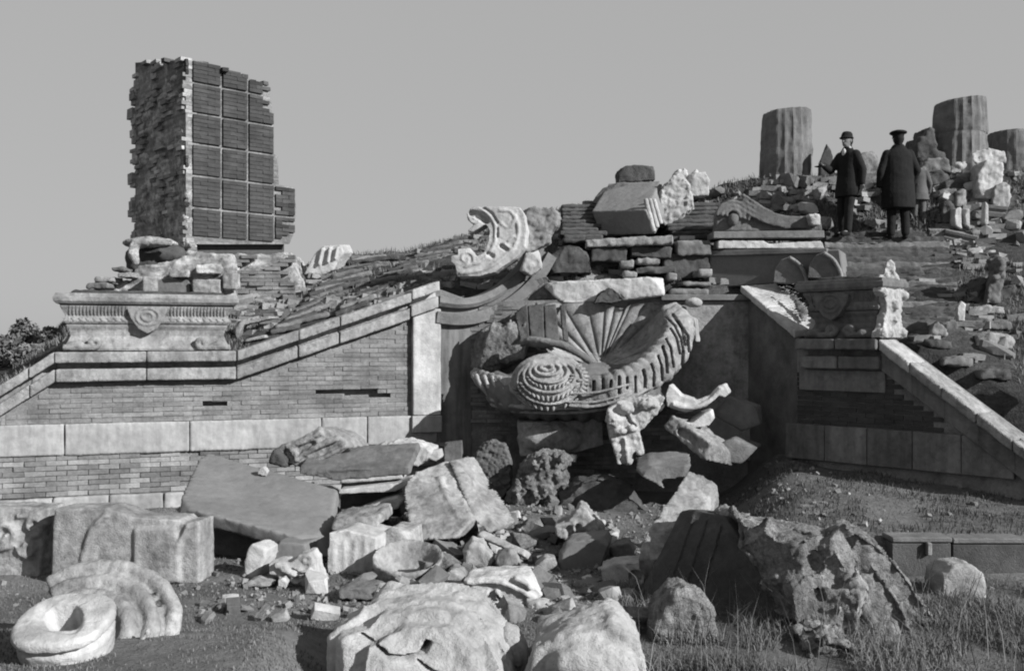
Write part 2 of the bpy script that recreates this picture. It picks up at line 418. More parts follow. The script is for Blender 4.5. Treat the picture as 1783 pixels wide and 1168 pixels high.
def coping_stone(parent, ln, s0, s1, zf, g=.006, mm='marble', top=.15, groove=.085, fas=.175, o_top=.235, o_fas=.15):
    z0, z1 = zf(s0), zf(s1); a, b = s0 + g, s1 - g; bm = bmesh.new()
    lbox(bm, ln, a, b, z0 - top, z0, -.30, o_top, z1 - top, z1)
    lbox(bm, ln, a, b, z0 - top - groove, z0 - top, -.28, .002, z1 - top - groove, z1 - top)
    lbox(bm, ln, a, b, z0 - top - groove - fas, z0 - top - groove, -.26, o_fas, z1 - top - groove - fas, z1 - top - groove)
    dn_ = []
    for k in range(random.randint(1, 4)):
        c_ = ln.w(random.uniform(a, b), random.choice((z0 - top, z0)) + (z1 - z0) * .5, o_top); x_, y_ = CX + F * c_.x / c_.y, HZ - F * (c_.z - CZ) / c_.y; dn_.append(([(x_, y_), (x_ + random.uniform(2, 9), y_ - 1)], random.uniform(2, 5), random.uniform(.01, .04), (0, .7, 0)))
    return carve('coping_stone', bm, M[mm], parent, vox=.0175, smooth=1, disp=((.3, .008), (.07, .006)), dents=dn_)
brk = [cop[0][0], LW.s_at(22, .2) - .3, LW.s_at(50, .2), cop[2][0]]
brk += [LW.s_at(250, .2), cop[3][0], LW.s_at(520, .2), LW.s_at(592, .2), LW.s_at(716, .2)]
brk[5 if False else 4] = LW.s_at(255, .2)
for a, b in zip(brk, brk[1:]): coping_stone(lw, LW, a, b, cop_z)
coping_stone(lw, LW, brk[-1], cop[-1][0], lambda s: cop_z(s) + .035, o_top=.25, o_fas=.18, mm='marble_clean')
# curved coping that sweeps up behind the scroll ornament
cur = catmull([(766, 515), (800, 519), (832, 515), (866, 500), (895, 478), (918, 452), (934, 425)], 5)
crv = [LW.sz(a, b, .15) for a, b in cur]
def sweep(name, ln, path, prof, m, parent):
    rings = []
    for i, (s, z) in enumerate(path):
        a = path[max(i - 1, 0)]; b = path[min(i + 1, len(path) - 1)]
        t = Vector((b[0] - a[0], b[1] - a[1])).normalized(); n2 = Vector((-t.y, t.x))
        rings.append([ln.w(s + n2.x * q, z + n2.y * q, oo) for q, oo in prof])
    bm = bmesh.new(); loft(bm, rings); return obj(name, bm, m, parent, bevel=.004)
sweep('curved_moulding', LW, crv, [(0, -.28), (0, .17), (-.10, .20), (-.16, .15), (-.17, .05), (-.235, .05), (-.24, .14), (-.42, .12), (-.44, .05), (-.44, -.28)], M['grey'], lw)
# plinth
pj = [-130, 112, 330, 560, 640, 762]
for a, b in zip(pj, pj[1:]):
    bm = bmesh.new(); lbox(bm, LW, LW.s_at(a, .06) + .004, LW.s_at(b, .06) - .004, PLB + random.uniform(-.01, .01), PLT, -.1, .06); carve('plinth_block', bm, M['plinth'], lw, vox=.02, smooth=1, disp=((.4, .012), (.08, .007)))
# pilaster and recessed return
zc = LW.sz(745, 537, .1)[1]
bm = bmesh.new(); lbox(bm, LW, sP0, sP1, PLT + .004, zc, -.1, .10); carve('pilaster', bm, M['marble_clean'], lw, vox=.0175, smooth=1, disp=((.4, .008), (.08, .005)))
bm = bmesh.new(); lbox(bm, LW, sP0 - .015, sP1 + .01, PLT - .02 - .24, PLT, .0, .125); obj('pilaster_base', bm, M['plinth'], lw, bevel=.01)
bm = bmesh.new(); lbox(bm, LW, sP1 + .01, sR + .02, .1, zc + .12, -.4, .0); obj('return_panel', bm, M['streaked'], lw, bevel=.008)
# bricks
h1 = (LW.s_at(550), LW.s_at(658)); h2 = (LW.s_at(353), LW.s_at(396)); hz1 = LW.sz(600, 681)[1]; hz2 = LW.sz(375, 703)[1]
def in_left(s, z):
    if z + .033 > cop_z(s) - .42: return False
    if h1[0] < s < h1[1] and abs(z - hz1) < .036: return False
    if h1[0] + .45 < s < h1[1] + .22 and abs(z - hz1 + .07) < .03 : return False
    if h2[0] < s < h2[1] and abs(z - hz2) < .036: return False
    return z < zc - .03
LW0 = LW.s_at(10)
brick_face(lw, LW, LW0, sP0, PLT + .004, 3.0, in_left, M['brick'], M['brick_j'], L_=.27, Hh=.0695, cap=300, miss=.004, jit=.006)
brick_face(lw, LW, sL0, LW0, PLT + .004, 3.0, in_left, M['brick'], M['brick_j'], cap=0)
brick_face(lw, LW, sL0, sR - .3, .30, PLB, lambda s, z: True, M['brick'], M['brick_j'], L_=.27, Hh=.0712, cap=0, out=.02, jit=.012, miss=.03)
for i in range(9):
    a = sL0 + i * .72; bm = bmesh.new(); lbox(bm, LW, a + .006, a + .71, .02, .285 + random.uniform(-.01, .01), -.1, .10 + random.uniform(0, .02)); carve('footing_stone', bm, M['plinth'], lw, vox=.02, smooth=1, disp=((.2, .015), (.07, .008)))

# ------------------------------------------------------------------ stone chests (pedestals) on the coping
def rect_rings(ln, s0, s1, o0, o1, levels):
    return [[ln.w(s0 - e, z, o0 - e), ln.w(s1 + e, z, o0 - e), ln.w(s1 + e, z, o1 + e), ln.w(s0 - e, z, o1 + e)] for z, e in levels]
def chest(ln, s0, s1, zb, h, o0, o1, label, mats, shield_s, flutes=46, sc=1.0, back=True):
    t = thing('stone_chest', label, 'stone pedestal', ln.w((s0 + s1) / 2, zb, (o0 + o1) / 2))
    L1 = [(0, .02), (.04, .03), (.10, .0), (.16, -.03), (.26, -.065), (.36, -.05), (.42, -.02), (.46, -.012)]
    L2 = [(.46, -.04), (.48, -.0), (.52, .02), (.57, -.0), (.62, -.005), (.70, .03), (.76, .055), (.80, .06)]
    L3 = [(.80, .0), (.815, .10), (.86, .135), (.93, .14), (.95, .12), (1.0, .11)]
    for nm, lv in (('lower_body', L1), ('carved_band', L2), ('cornice', L3)):
        bm = bmesh.new(); loft(bm, rect_rings(ln, s0, s1, o0, o1, [(zb + z * h, e * sc) for z, e in lv])); obj(nm, bm, M[mats], t, bevel=.004)
    bm = bmesh.new(); n = flutes
    for k in range(n):
        s = s0 + .06 + (s1 - s0 - .12) * k / (n - 1)
        if abs(s - shield_s) < .27 * sc: continue
        tube(bm, [ln.w(s, zb + h * .62, o1 + .0), ln.w(s, zb + h * .70, o1 + .035 * sc), ln.w(s, zb + h * .78, o1 + .058 * sc)], .011, 6)
        if k % 2: tube(bm, [ln.w(s - .03, zb + h * .49, o1 - .0), ln.w(s + .01, zb + h * .53, o1 + .02), ln.w(s - .02, zb + h * .57, o1 + .005)], .013, 5)
    obj('fluting', bm, M[mats], t)
    # shield ornament
    bm = bmesh.new(); c = shield_s
    sh = [(-.27, .74), (-.2, .78), (.2, .78), (.27, .74), (.22, .56), (.12, .38), (0, .30), (-.12, .38), (-.22, .56)]
    lprism(bm, ln, [(c + a * sc, zb + b * h) for a, b in sh], o1 - .1, o1 + .085 * sc)
    for r_ in (.06, .12):
        pts = [ln.w(c + r_ * 1.25 * sc * math.cos(q), zb + h * .6 + r_ * sc * math.sin(q), o1 + .09 * sc) for q in [i * math.pi / 8 for i in range(17)]]
        tube(bm, pts, .018, 6)
    carve('shield', bm, M[mats], t, vox=.012, smooth=2, disp=((.08, .008),))
    for sgn, s in ((1, s0), (-1, s1)):
        bm = bmesh.new()
        pp = [(s - sgn * .02, .02), (s + sgn * .10, .02), (s + sgn * .28, .02), (s + sgn * .40, .03), (s + sgn * .44, .10), (s + sgn * .38, .16), (s + sgn * .33, .12), (s + sgn * .36, .08)]
        tube(bm, [ln.w(a, zb + .03 + b * h, o1 + .05) for a, b in catmull(pp, 4)], .045 * sc, 8)
        ball(bm, ln.w(s + sgn * .14, zb + .07, o1 + .03), .13, .07, .07)
        carve('scroll_foot', bm, M[mats], t, vox=.012, smooth=2, disp=((.08, .01),))
    # soil and rubble lying on the top
    bm = bmesh.new(); poly_prism(bm, [ln.w(s0 + .02, zb + h * .99, o1 - .02), ln.w(s1 - .02, zb + h * .99, o1 - .02), ln.w(s1 - .1, zb + h * 1.06, o1 - .12), ln.w(s0 + .1, zb + h * 1.07, o1 - .12)], ln.w(0, 0, o0 + .1) - ln.w(0, 0, o1 - .1))
    carve('soil_cover', bm, M['hill'], t, vox=.03, smooth=1, disp=((.12, .03),))
    return t
zb = LW.sz(250, 611, .1)[1] + .004
chest(LW, LW.s_at(113, .05), LW.s_at(398, .05), zb, .80, -.45, .05, 'long pale marble chest with heart shaped shield on the level part of the left wall', 'marble', LW.s_at(257, .05))

# ------------------------------------------------------------------ niche wall behind the shell
nw = thing('niche_wall', 'rough brick wall of the niche right behind the big scallop shell', 'wall', NW.w(2, 0))
zt = NW.sz(1000, 524)[1]; sN = NW.s_at(1312)
bm = bmesh.new(); lprism(bm, NW, [(-.02, -.1), (sN, -.1), (sN, zt + .1), (0, zt - .02)], -.5, -.015); obj('wall_core', bm, M['mortar'], nw)
brick_face(nw, NW, 0, NW.s_at(935), .9, zt - .02, lambda s, z: True, M['brick'], M['brick_j'], cap=170, jit=.03, miss=.06)
brick_face(nw, NW, NW.s_at(935), NW.s_at(1175), .3, zt - .02, lambda s, z: True, M['brick'], M['brick_j'], cap=0, jit=.01, miss=.03)
bm = bmesh.new(); lbox(bm, NW, NW.s_at(1176), sN, PLT, zt, -.2, .0); obj('facing_slab', bm, M['marble'], nw, bevel=.008)
bm = bmesh.new(); lbox(bm, NW, NW.s_at(1232), sN, PLB - .3, PLT - .004, -.2, .05); obj('plinth_block', bm, M['plinth'], nw, bevel=.008)
bm = bmesh.new(); lbox(bm, NW, NW.s_at(1150), sN + .1, zt + .006, zt + .10, -.35, .09); obj('cornice_strip', bm, M['grey'], nw, bevel=.008)

# ------------------------------------------------------------------ right wing: return wall, sloping slab, wing wall, chest, rail
rt = thing('return_wall', 'dark return wall right of the shell with a broken pale sloping slab on top', 'wall', (4.2, 14.6, 0))
A0 = Vector((P(1300, 500, 15.35).x, 15.35, 0)); A1 = Vector((P(1392, 570, 13.9).x, 13.9, 0))
bk = Vector((.75, .25, 0))
bm = bmesh.new()
z0, z1 = P(0, 497, 15.35).z, P(0, 572, 13.9).z
fr = [A0, A1, Vector((A1.x, A1.y, z1 - .12)), Vector((A0.x, A0.y, z0 - .12))]
poly_prism(bm, fr, bk); obj('wall_body', bm, M['grey'], rt, bevel=.01)
dn = (A1 - A0).normalized(); nn = Vector((dn.y, -dn.x, 0))
if nn.x > 0: nn = -nn
for k, (a, b, mm) in enumerate(((0, .52, 'marble_clean'), (.53, 1.04, 'marble_clean'))):
    p0 = A0.lerp(A1, a) + nn * .12; p1 = A0.lerp(A1, b) + nn * .12
    za, zb_ = z0 + (z1 - z0) * a, z0 + (z1 - z0) * b
    bm = bmesh.new(); poly_prism(bm, [Vector((p0.x, p0.y, za - .11)), Vector((p1.x, p1.y, zb_ - .11)), Vector((p1.x, p1.y, zb_)), Vector((p0.x, p0.y, za))], Vector((.62 if k == 0 else .50, .2, .05)))
    carve('sloping_slab', bm, M[mm], rt, vox=.02, smooth=1, disp=((.25, .012), (.06, .006)))
bm = bmesh.new()
poly_prism(bm, [P(1352, 500, 14.9), P(1372, 498, 14.9), P(1398, 540, 14.2), P(1396, 566, 13.95), P(1378, 548, 14.2), P(1366, 524, 14.5)], (.12, .1, .06))
carve('broken_edge', bm, M['rock'], rt, vox=.02, smooth=1, disp=((.1, .03),))

rw = thing('wing_wall', 'shadowed brick wall right of the fountain under a long rail sloping down to the right', 'wall', RW.w(1.5, .4))
RC = [(1388, 590), (1530, 590), (1800, 792), (1900, 860)]
rc = [RW.sz(a, b, .16) for a, b in RC]
rc[1] = (rc[1][0], rc[0][1])
def rc_z(s):
    for (a, za), (b, zb_) in zip(rc, rc[1:]):
        if s <= b: return za + (zb_ - za) * (s - a) / (b - a)
    return rc[-1][1]
r0, r1, r2, r3 = [q[0] for q in rc]
bm = bmesh.new(); lprism(bm, RW, [(r0 - .1, -.1), (r3, -.1), (r3, rc[3][1] - .06), (r2, rc[2][1] - .06), (r1, rc[1][1] - .06), (r0 - .1, rc[0][1] - .06)], -.5, -.012); obj('wall_core', bm, M['mortar'], rw)
coping_stone(rw, RW, r0, (r0 + r1) / 2, rc_z, mm='shade_marble'); coping_stone(rw, RW, (r0 + r1) / 2, r1, rc_z, mm='shade_marble')
nseg = 6
for k in range(nseg):
    a = r1 + (r3 - r1) * k / nseg; b = r1 + (r3 - r1) * (k + 1) / nseg
    bm = bmesh.new(); z_a, z_b = rc_z(a), rc_z(b)
    lbox(bm, RW, a, b - .004, z_a - .15, z_a, -.30, .18, z_b - .15, z_b)
    carve('rail_stone', bm, M['marble'] if k else M['marble_clean'], rw, vox=.022, smooth=1, disp=((.2, .016), (.06, .008)))
    bm = bmesh.new(); lbox(bm, RW, a, b, z_a - .42, z_a - .155, -.28, .09, z_b - .42, z_b - .155); obj('rail_fascia', bm, M['shade_marble'], rw, bevel=.006)
bm = bmesh.new(); lbox(bm, RW, r0 - .1, r3, PLB - .1, PLT - .01, -.1, .06); 
bmesh.ops.delete(bm, geom=bm.verts[:], context='VERTS')
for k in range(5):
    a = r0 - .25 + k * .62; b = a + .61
    lbox(bm, RW, a, b, PLB - .08, PLT - .02, -.1, .07); obj('plinth_block', bm, M['shade_marble'], rw, bevel=.008); bm = bmesh.new()
bm.free()
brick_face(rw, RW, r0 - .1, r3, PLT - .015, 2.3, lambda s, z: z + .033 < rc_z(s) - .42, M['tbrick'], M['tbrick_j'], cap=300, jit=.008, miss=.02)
bm = bmesh.new(); lbox(bm, RW, r0 - .05, r1 + .02, rc[0][1] - .72, rc[0][1] - .43, -.1, .03); obj('frieze_block', bm, M['shade_marble'], rw, bevel=.008)
chest(RW, r0 + .12, r1 - .06, rc[0][1] + .004, .80, -.40, .06, 'marble chest above the shadowed right wing, dark front and sunlit pale end', 'shade_marble', (r0 + r1) / 2 - .1, flutes=26)
tch = [o for o in COL.objects if o.name.startswith('stone_chest')][-1]
zc0 = rc[0][1] + .004; se = r1 - .06
bm = bmesh.new(); ol = [(.17, .86), (.19, .76), (.10, .70), (.03, .58), (.03, .45), (.09, .30), (.14, .14), (.22, .10), (.22, .0), (-.52, .0), (-.52, .12), (-.44, .2), (-.38, .36), (-.40, .5), (-.46, .62), (-.56, .70), (-.54, .84), (-.3, .88)]
poly_prism(bm, [RW.w(se - .02, zc0 + b * .8, a) for a, b in ol], RW.w(.13, 0, 0) - RW.w(0, 0, 0))
for a, b, r_ in ((.10, .74, .07), (-.45, .72, .08), (.14, .08, .08), (-.42, .08, .08), (-.18, .55, .09), (-.18, .3, .07), (-.1, .1, .06)): ball(bm, RW.w(se + .10, zc0 + b * .8, a), r_, r_, r_, None, 2)
carve('end_carving', bm, M['marble_clean'], tch, vox=.014, smooth=1, disp=((.12, .02), (.06, .02, 'VORONOI')))  # paler marble than the chest, painting in the sunlight on its end
bm = bmesh.new()
f1 = RW.w(r1 - .02, rc[0][1] + .80, -.18)
poly_prism(bm, [f1 + Vector(v) for v in ((-.22, 0, -.02), (-.20, 0, .03), (-.08, 0, .06), (-.04, 0, .22), (.02, 0, .26), (.07, 0, .20), (.06, 0, .10), (.12, 0, .04), (.14, 0, -.02))], (.05, .16, 0))
t = carve('corner_finial', bm, M['marble_clean'], None, vox=.012, smooth=1, disp=((.08, .03), (.04, .01))); props(t, 'small pale broken finial on the outer end of the right marble chest', 'finial')

# ------------------------------------------------------------------ brick tower ruin
TF = Line((-5.56, 16.5), (1.21, 1.1)); TS = Line((-7.09, 18.2), (1.53, -1.70)); slen = 2.287
tw = thing('tower_ruin', 'tall slab of dark brickwork divided into square panels, alone on the left of the hill', 'ruin', (-5.6, 17.2, 3.0))
def tpoly(pp, out=0): return [TF.sz(a, b, out) for a, b in pp]
tp = tpoly([(325, 425), (325, 104), (352, 106), (385, 118), (386, 122), (430, 131), (432, 136), (468, 152), (474, 180), (477, 230), (478, 268), (485, 272), (487, 322), (512, 326), (517, 362), (514, 404), (505, 425)])
off = Vector((TS.A.x - TF.A.x, TS.A.y - TF.A.y, .45))
bm = bmesh.new(); poly_prism(bm, [TF.w(a, b, -.03) for a, b in tp], off); obj('tower_core', bm, M['tmortar'], tw)
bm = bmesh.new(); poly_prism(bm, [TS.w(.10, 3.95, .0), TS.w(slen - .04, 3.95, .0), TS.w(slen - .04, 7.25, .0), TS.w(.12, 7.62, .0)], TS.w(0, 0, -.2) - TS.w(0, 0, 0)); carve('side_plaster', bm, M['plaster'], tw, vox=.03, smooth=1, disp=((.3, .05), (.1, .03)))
tq = tpoly([(327, 470), (327, 420), (505, 420), (505, 470)])
bm = bmesh.new(); poly_prism(bm, [TF.w(a, b, -.22) for a, b in tq], Vector((off.x, off.y, 0))); obj('recessed_band', bm, M['tbrick'], tw)
def inpoly(poly, x, y):
    c = False; n = len(poly)
    for i in range(n):
        (x1, y1), (x2, y2) = poly[i], poly[(i + 1) % n]
        if (y1 > y) != (y2 > y) and x < (x2 - x1) * (y - y1) / (y2 - y1) + x1: c = not c
    return c
cs_ = [TF.s_at(p) for p in (334, 386, 432, 478, 515)]
cz_ = [TF.sz(330, p)[1] for p in (411.5, 360, 304, 248.5, 195, 142, 88)]
budget = 300
for ci in range(4):
    for ri in range(6):
        a, b = cs_[ci] + .022, cs_[ci + 1] - .022; z0_, z1_ = cz_[ri] + .022, cz_[ri + 1] - .022
        hh = (z1_ - z0_) / 7
        before = len(tw.children)
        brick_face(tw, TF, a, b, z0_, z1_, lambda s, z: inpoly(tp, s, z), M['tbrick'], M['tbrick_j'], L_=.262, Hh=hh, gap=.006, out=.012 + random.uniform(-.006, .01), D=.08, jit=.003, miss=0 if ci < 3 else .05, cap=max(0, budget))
        budget -= 18
# narrow edge strip and top edge bricks
brick_face(tw, TF, -.02, cs_[0] - .05, cz_[0], cz_[-1] + .1, lambda s, z: inpoly(tp, max(s, .01), z) and noise.noise(Vector((z * 3, s, 0))) > .18, M['tbrick'], M['tbrick_j'], L_=.1, cap=0, out=0)
# left (broken end) face: protruding and missing bricks
zlo, zhi = 3.95, 7.3
RAG = []
def in_side(s, z):
    top = zhi + .45 * (1 - s / slen)
    if z > top: return False
    n = noise.noise(Vector((s * 1.9, z * 1.3, 5))) + .5 * noise.noise(Vector((s * 5, z * 4, 1)))
    if z < 4.7: n -= .35
    return n > -.10 and s > .06 + .10 * noise.noise(Vector((z * 3, 2, 2)))
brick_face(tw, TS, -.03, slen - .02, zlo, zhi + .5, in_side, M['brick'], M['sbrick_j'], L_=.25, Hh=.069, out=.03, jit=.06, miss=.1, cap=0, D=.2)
for k in range(90):
    z = random.uniform(4.0, 7.6); e = random.uniform(-.07, .16) if k % 3 else random.uniform(-.15, 0)
    _r = TS.w(e - .05, z, random.uniform(-.2, -.04)); RAG.append((_r, (random.uniform(.15, .3), .2, .066 * random.choice((1, 1, 2, 3))), TS.ang + random.uniform(-.1, .1)))
joined_boxes('ragged_brick_edge', RAG, M['sbrick_j'], tw)
bm = bmesh.new()
for k in range(60):
    s = random.uniform(.1, slen - .05); z = random.uniform(4.0, 7.2) if k % 2 else random.uniform(3.95, 5.2)
    rot = Matrix.Rotation(TS.ang, 3, 'Z'); ball(bm, TS.w(s, z, -.01), random.uniform(.10, .38), .05, random.uniform(.05, .13), rot, 2)
carve('plaster_patch', bm, M['plaster'], tw, vox=.03, smooth=1, disp=((.1, .04),))
# ragged bricks along the top
items = []
for k in range(60):
    u_ = random.random(); s = u_ * 1.9; d = random.uniform(0, 2.1)
    zt_ = max([z for a, z in tp if abs(a - s) < .35] + [6.6])
    if s > 1.66: zt_ = 5.15
    p = TF.w(s, zt_ - .05 + .45 * d / 2.28, -d); items.append((p, (.25, .11, .065), TF.ang + random.choice((0, 1.57)) + random.uniform(-.2, .2)))
joined_boxes('loose_brick_crest', items, M['tbrick_j'], tw)

# masonry base of the tower
tb = thing('masonry_base', 'rough pale rubble and plaster base carrying the brick tower', 'ruin', (-5.5, 16.2, 3.0))
bm = bmesh.new()
poly_prism(bm, [P(158, 530, 15.9), P(150, 502, 15.9), P(205, 494, 15.9), P(206, 488, 15.9), P(229, 486, 15.9), P(232, 470, 15.9), P(244, 463, 15.9), P(300, 452, 15.9), P(335, 440, 15.9), P(405, 444, 15.9), P(406, 540, 15.9), P(158, 560, 15.9)], (-.2, 1.9, 0))
carve('rubble_block', bm, M['plaster'], tb, vox=.035, smooth=1, disp=((.3, .07), (.1, .035), (.05, .015)))
bm = bmesh.new(); poly_prism(bm, [P(395, 545, 16.5), P(395, 442, 16.5), P(470, 444, 16.5), P(505, 438, 16.5), P(512, 470, 16.5), P(522, 488, 16.5), P(524, 540, 16.5)], (-.2, 2.0, 0))
carve('side_block', bm, M['plaster'], tb, vox=.035, smooth=1, disp=((.3, .06), (.1, .03)))
TBL = Line((P(406, 0, 16.4).x, 16.4), (1, .05))
brick_face(tb, TBL, .02, 1.05, P(0, 525, 16.4).z, P(0, 448, 16.4).z, lambda s, z: noise.noise(Vector((s * 2.5, z * 2.5, 8))) > -.2, M['brick'], M['brick_j'], cap=200, out=.06, jit=.03, miss=.08)
bm = bmesh.new(); poly_prism(bm, [P(270, 512, 15.8), P(270, 487, 15.8), P(328, 487, 15.8), P(332, 512, 15.8)], (0, .3, 0)); obj('dark_panel', bm, M['grey'], tb, bevel=.01)
bm = bmesh.new(); tube(bm, [P(*q) for q in ((300, 424, 15.9), (262, 420, 15.85), (236, 424, 15.85), (231, 440, 15.85), (238, 462, 15.85))], [.06, .08, .09, .09, .05], 8)
ball(bm, P(262, 424, 16.3), .45, .4, .10)
carve('overhanging_lip', bm, M['plaster'], tb, vox=.025, disp=((.12, .03),))
bm = bmesh.new(); ball(bm, P(252, 455, 16.35), .32, .25, .3); ball(bm, P(290, 442, 16.4), .35, .3, .18); carve('dark_core', bm, M['dark'], tb, vox=.03, disp=((.15, .05),))
for (a, b, c, d) in ((158, 498, 40, 10), (172, 488, 34, 9), (212, 480, 28, 9), (200, 470, 25, 7), (340, 500, 48, 26), (392, 490, 22, 30), (345, 470, 40, 16), (300, 478, 34, 12), (252, 498, 24, 32)):
    bm = bmesh.new(); box(bm, P(a + c / 2, b, 15.85), c / F * 15.9, .3, d / F * 15.9, Matrix.Rotation(random.uniform(-.2, .2), 3, 'Z'))
    carve('rubble_stone', bm, M[random.choice(('marble', 'grey', 'plaster'))], tb, vox=.022, smooth=2, disp=((.12, .03),))

# ------------------------------------------------------------------ stairs
st = thing('stone_staircase', 'worn flight of stone steps climbing the slope to the two dark coated men', 'staircase', (5.6, 13.6, 2.5))
N = 19
for i in range(N):
    f = i / (N - 1); Y = 13.7 + (16.55 - 13.7) * f; py = 572 + (414 - 572) * f; z = P(0, py, Y).z + .10
    x0 = P(1436 + 4 * noise.noise(Vector((i * 3.1, 0, 0))), 0, Y).x; x1 = P(1668 - 18 * f + 14 * noise.noise(Vector((i * 2.3, 5, 0))), 0, Y).x
    bm = bmesh.new(); box(bm, ((x0 + x1) / 2, Y + .2, z - .12), x1 - x0, .44, .26, Matrix.Rotation(random.uniform(-.01, .01), 3, 'Z'))
    carve('step', bm, M['dark' if i % 4 else 'grey'], st, vox=.026, smooth=1, disp=((.5, .04), (.22, .035, 'VORONOI'), (.07, .02)))
s2 = thing('buried_staircase', 'overgrown courses of old steps half buried in the slope above the left wall coping', 'staircase', (-2.6, 16.5, 2.8))
for i in range(19):
    f = i / 18; pxa = 470 + 150 * f; pxb = 640 + 175 * f
    for (qa, qb) in ((pxa, pxa + (pxb - pxa) * random.uniform(.3, .6)), (pxa + (pxb - pxa) * .66, pxb)):
        tt = .12 + 1.55 * f; a = hillP(qa, tt); b = hillP(qb, tt); c = (a + b) / 2
        bm = bmesh.new(); box(bm, (c.x, c.y, c.z + .02), (b - a).length, .24, .09, Matrix.Rotation(math.atan2(b.y - a.y, b.x - a.x), 3, 'Z') @ Matrix.Rotation(-math.atan2(b.z - a.z, (b - a).length), 3, 'Y'))
        carve('step', bm, M['grey' if i % 2 else 'dark'], s2, vox=.035, smooth=1, disp=((.2, .03), (.08, .015)))

# ------------------------------------------------------------------ kerb of the basin at the right
kb = thing('basin_kerb', 'low stone edge of the dry basin running to the right edge of the picture', 'kerb', (5, 9.8, 0))
xx = P(1545, 0, 9.85).x
for k, ln_ in enumerate((.62, .75, .9, 1.1)):
    bm = bmesh.new(); box(bm, (xx + ln_ / 2, 9.88 + .01 * k, .43 - .014 * k), ln_ - .012, .28, .055); obj('kerb_stone', bm, M['grey'], kb, bevel=.012)
    bm = bmesh.new(); box(bm, (xx + ln_ / 2, 9.885 + .01 * k, .18), ln_ - .02, .25, .43 - .028 * k); obj('kerb_face', bm, M['dark'], kb, bevel=.01)
    xx += ln_
for px in (1617,):
    bm = bmesh.new(); box(bm, P(px, 955, 9.73), .05, .06, .13); obj('kerb_post', bm, M['marble'], kb, bevel=.01)
# ------------------------------------------------------------------ carved stone helpers
def pts3(pp, Y): return [P(q[0], q[1], q[2] if len(q) > 2 else Y) for q in pp]
def S(name, label, cat, pp, Y, off, m='marble', ridges=(), lumps=(), vox=.024, smooth=1, disp=None, cuts=(), extra=(), group=None, chips=None):
    bm = bmesh.new(); poly_prism(bm, pts3(pp, Y), off)
    for e, eo in extra: poly_prism(bm, pts3(e, Y), eo)
    if chips is None: chips = 0 if (ridges or lumps or extra) else 4
    if chips: chip(bm, chips)
    if disp is None: disp = ((.3, .010), (.2, .012, 'VORONOI'), (.05, .004)) if not ridges else ((.3, .012), (.06, .007))
    for r_ in ridges:
        path, rad = r_[0], r_[1]
        if len(path[0]) == 2: path = [(a, b, Y - .0) for a, b in path]
        tube(bm, [P(*q) for q in catmull(path, 5)], rad, 8)
    for l_ in lumps:
        a, b, dy, rx, ry, rz = l_; ball(bm, P(a, b, Y + dy), rx, ry, rz, None, 2)
    dn = []
    for c in cuts:
        pth = [(q[0], q[1]) for q in c[0]]
        if len(c) == 3: dn.append((pth, c[1] + 1.0, .11 * c[2], (0, 1, 0)))
        else: dn.append((pth, 2 * c[1] * F / Y, min(.09, max(.04, c[1] * 1.6)), (0, 1, 0)))
    o = carve(name, bm, M[m], None, vox=vox, smooth=min(smooth, 4), disp=disp, dents=dn)
    return props(o, label, cat, group)
def spiral(cx, cy, Y, r0, r1, turns, a0=0, n=26, ky=1.0, dY=0.0, cw=1):
    return [(cx + (r0 + (r1 - r0) * t) * math.cos(a0 + cw * turns * 6.283 * t), cy + ky * (r0 + (r1 - r0) * t) * math.sin(a0 + cw * turns * 6.283 * t), Y + dY * t) for t in [i / n for i in range(n + 1)]]
ROUGH = ((.4, .04), (.25, .06, 'VORONOI'), (.09, .02, 'VORONOI'), (.04, .006))
VR = ((.5, .06), (.3, .10, 'VORONOI'), (.13, .06, 'VORONOI'), (.06, .025), (.03, .008))

# ------------------------------------------------------------------ the scallop shell fountain
sh = thing('shell_fountain', 'huge carved marble scallop shell basin with a fluted fan, in the middle of the ruins', 'fountain', (1.0, 14.4, 1.4))
RIM = [(935, 608, 14.6), (922, 580, 14.85), (918, 545, 15.08), (948, 528, 15.2), (1000, 526, 15.22), (1045, 527, 15.22), (1068, 533, 15.2), (1085, 540, 15.18), (1100, 530, 15.18), (1135, 527, 15.1), (1165, 540, 14.9), (1180, 572, 14.55), (1170, 612, 14.25), (1130, 650, 14.0), (1060, 668, 13.9), (960, 668, 14.0)]
rimc = catmull(RIM, 24); NA = len(rimc) - 1; NT = 26
def dish_pt(i, t, back=0):
    a = rimc[i]; D_ = (1046, 640, 14.72)
    x, y, Yq = [D_[k] + (a[k] - D_[k]) * t for k in range(3)]
    u_ = i / NA
    Yq += .50 * math.sin(math.pi * min(t, 1) ** .9) ** .8 * (.55 + .45 * math.sin(math.pi * min(1, u_ * 1.25)))
    fl = abs(math.sin(u_ * math.pi * 17 + .4 * noise.noise(Vector((u_ * 9, 0, 0)))))
    Yq += (.005 + .085 * t) * (.5 - fl ** .75) * (1 + .6 * noise.noise(Vector((u_ * 7, 4, 0)))) + .02 * noise.noise(Vector((u_ * 16, t * 4, 0)))
    return P(x, y, min(Yq, 15.2 + .05 * (.5 - fl ** .6)) + back)
V = []; Fc = []
for bk_ in (0, .10):
    for i in range(NA + 1):
        for j in range(NT + 1): V.append(dish_pt(i, .004 + .996 * j / NT, bk_))
w1 = NT + 1; off2 = (NA + 1) * w1
for i in range(NA):
    for j in range(NT):
        q = (i * w1 + j, (i + 1) * w1 + j, (i + 1) * w1 + j + 1, i * w1 + j + 1); Fc.append(q[::-1]); Fc.append(tuple(off2 + k for k in q))
    Fc.append((i * w1 + NT, (i + 1) * w1 + NT, off2 + (i + 1) * w1 + NT, off2 + i * w1 + NT))
me = bpy.data.meshes.new('fluted_dish'); me.from_pydata(V, [], Fc)
link_mesh('fluted_dish', me, M['marble'], sh, True)
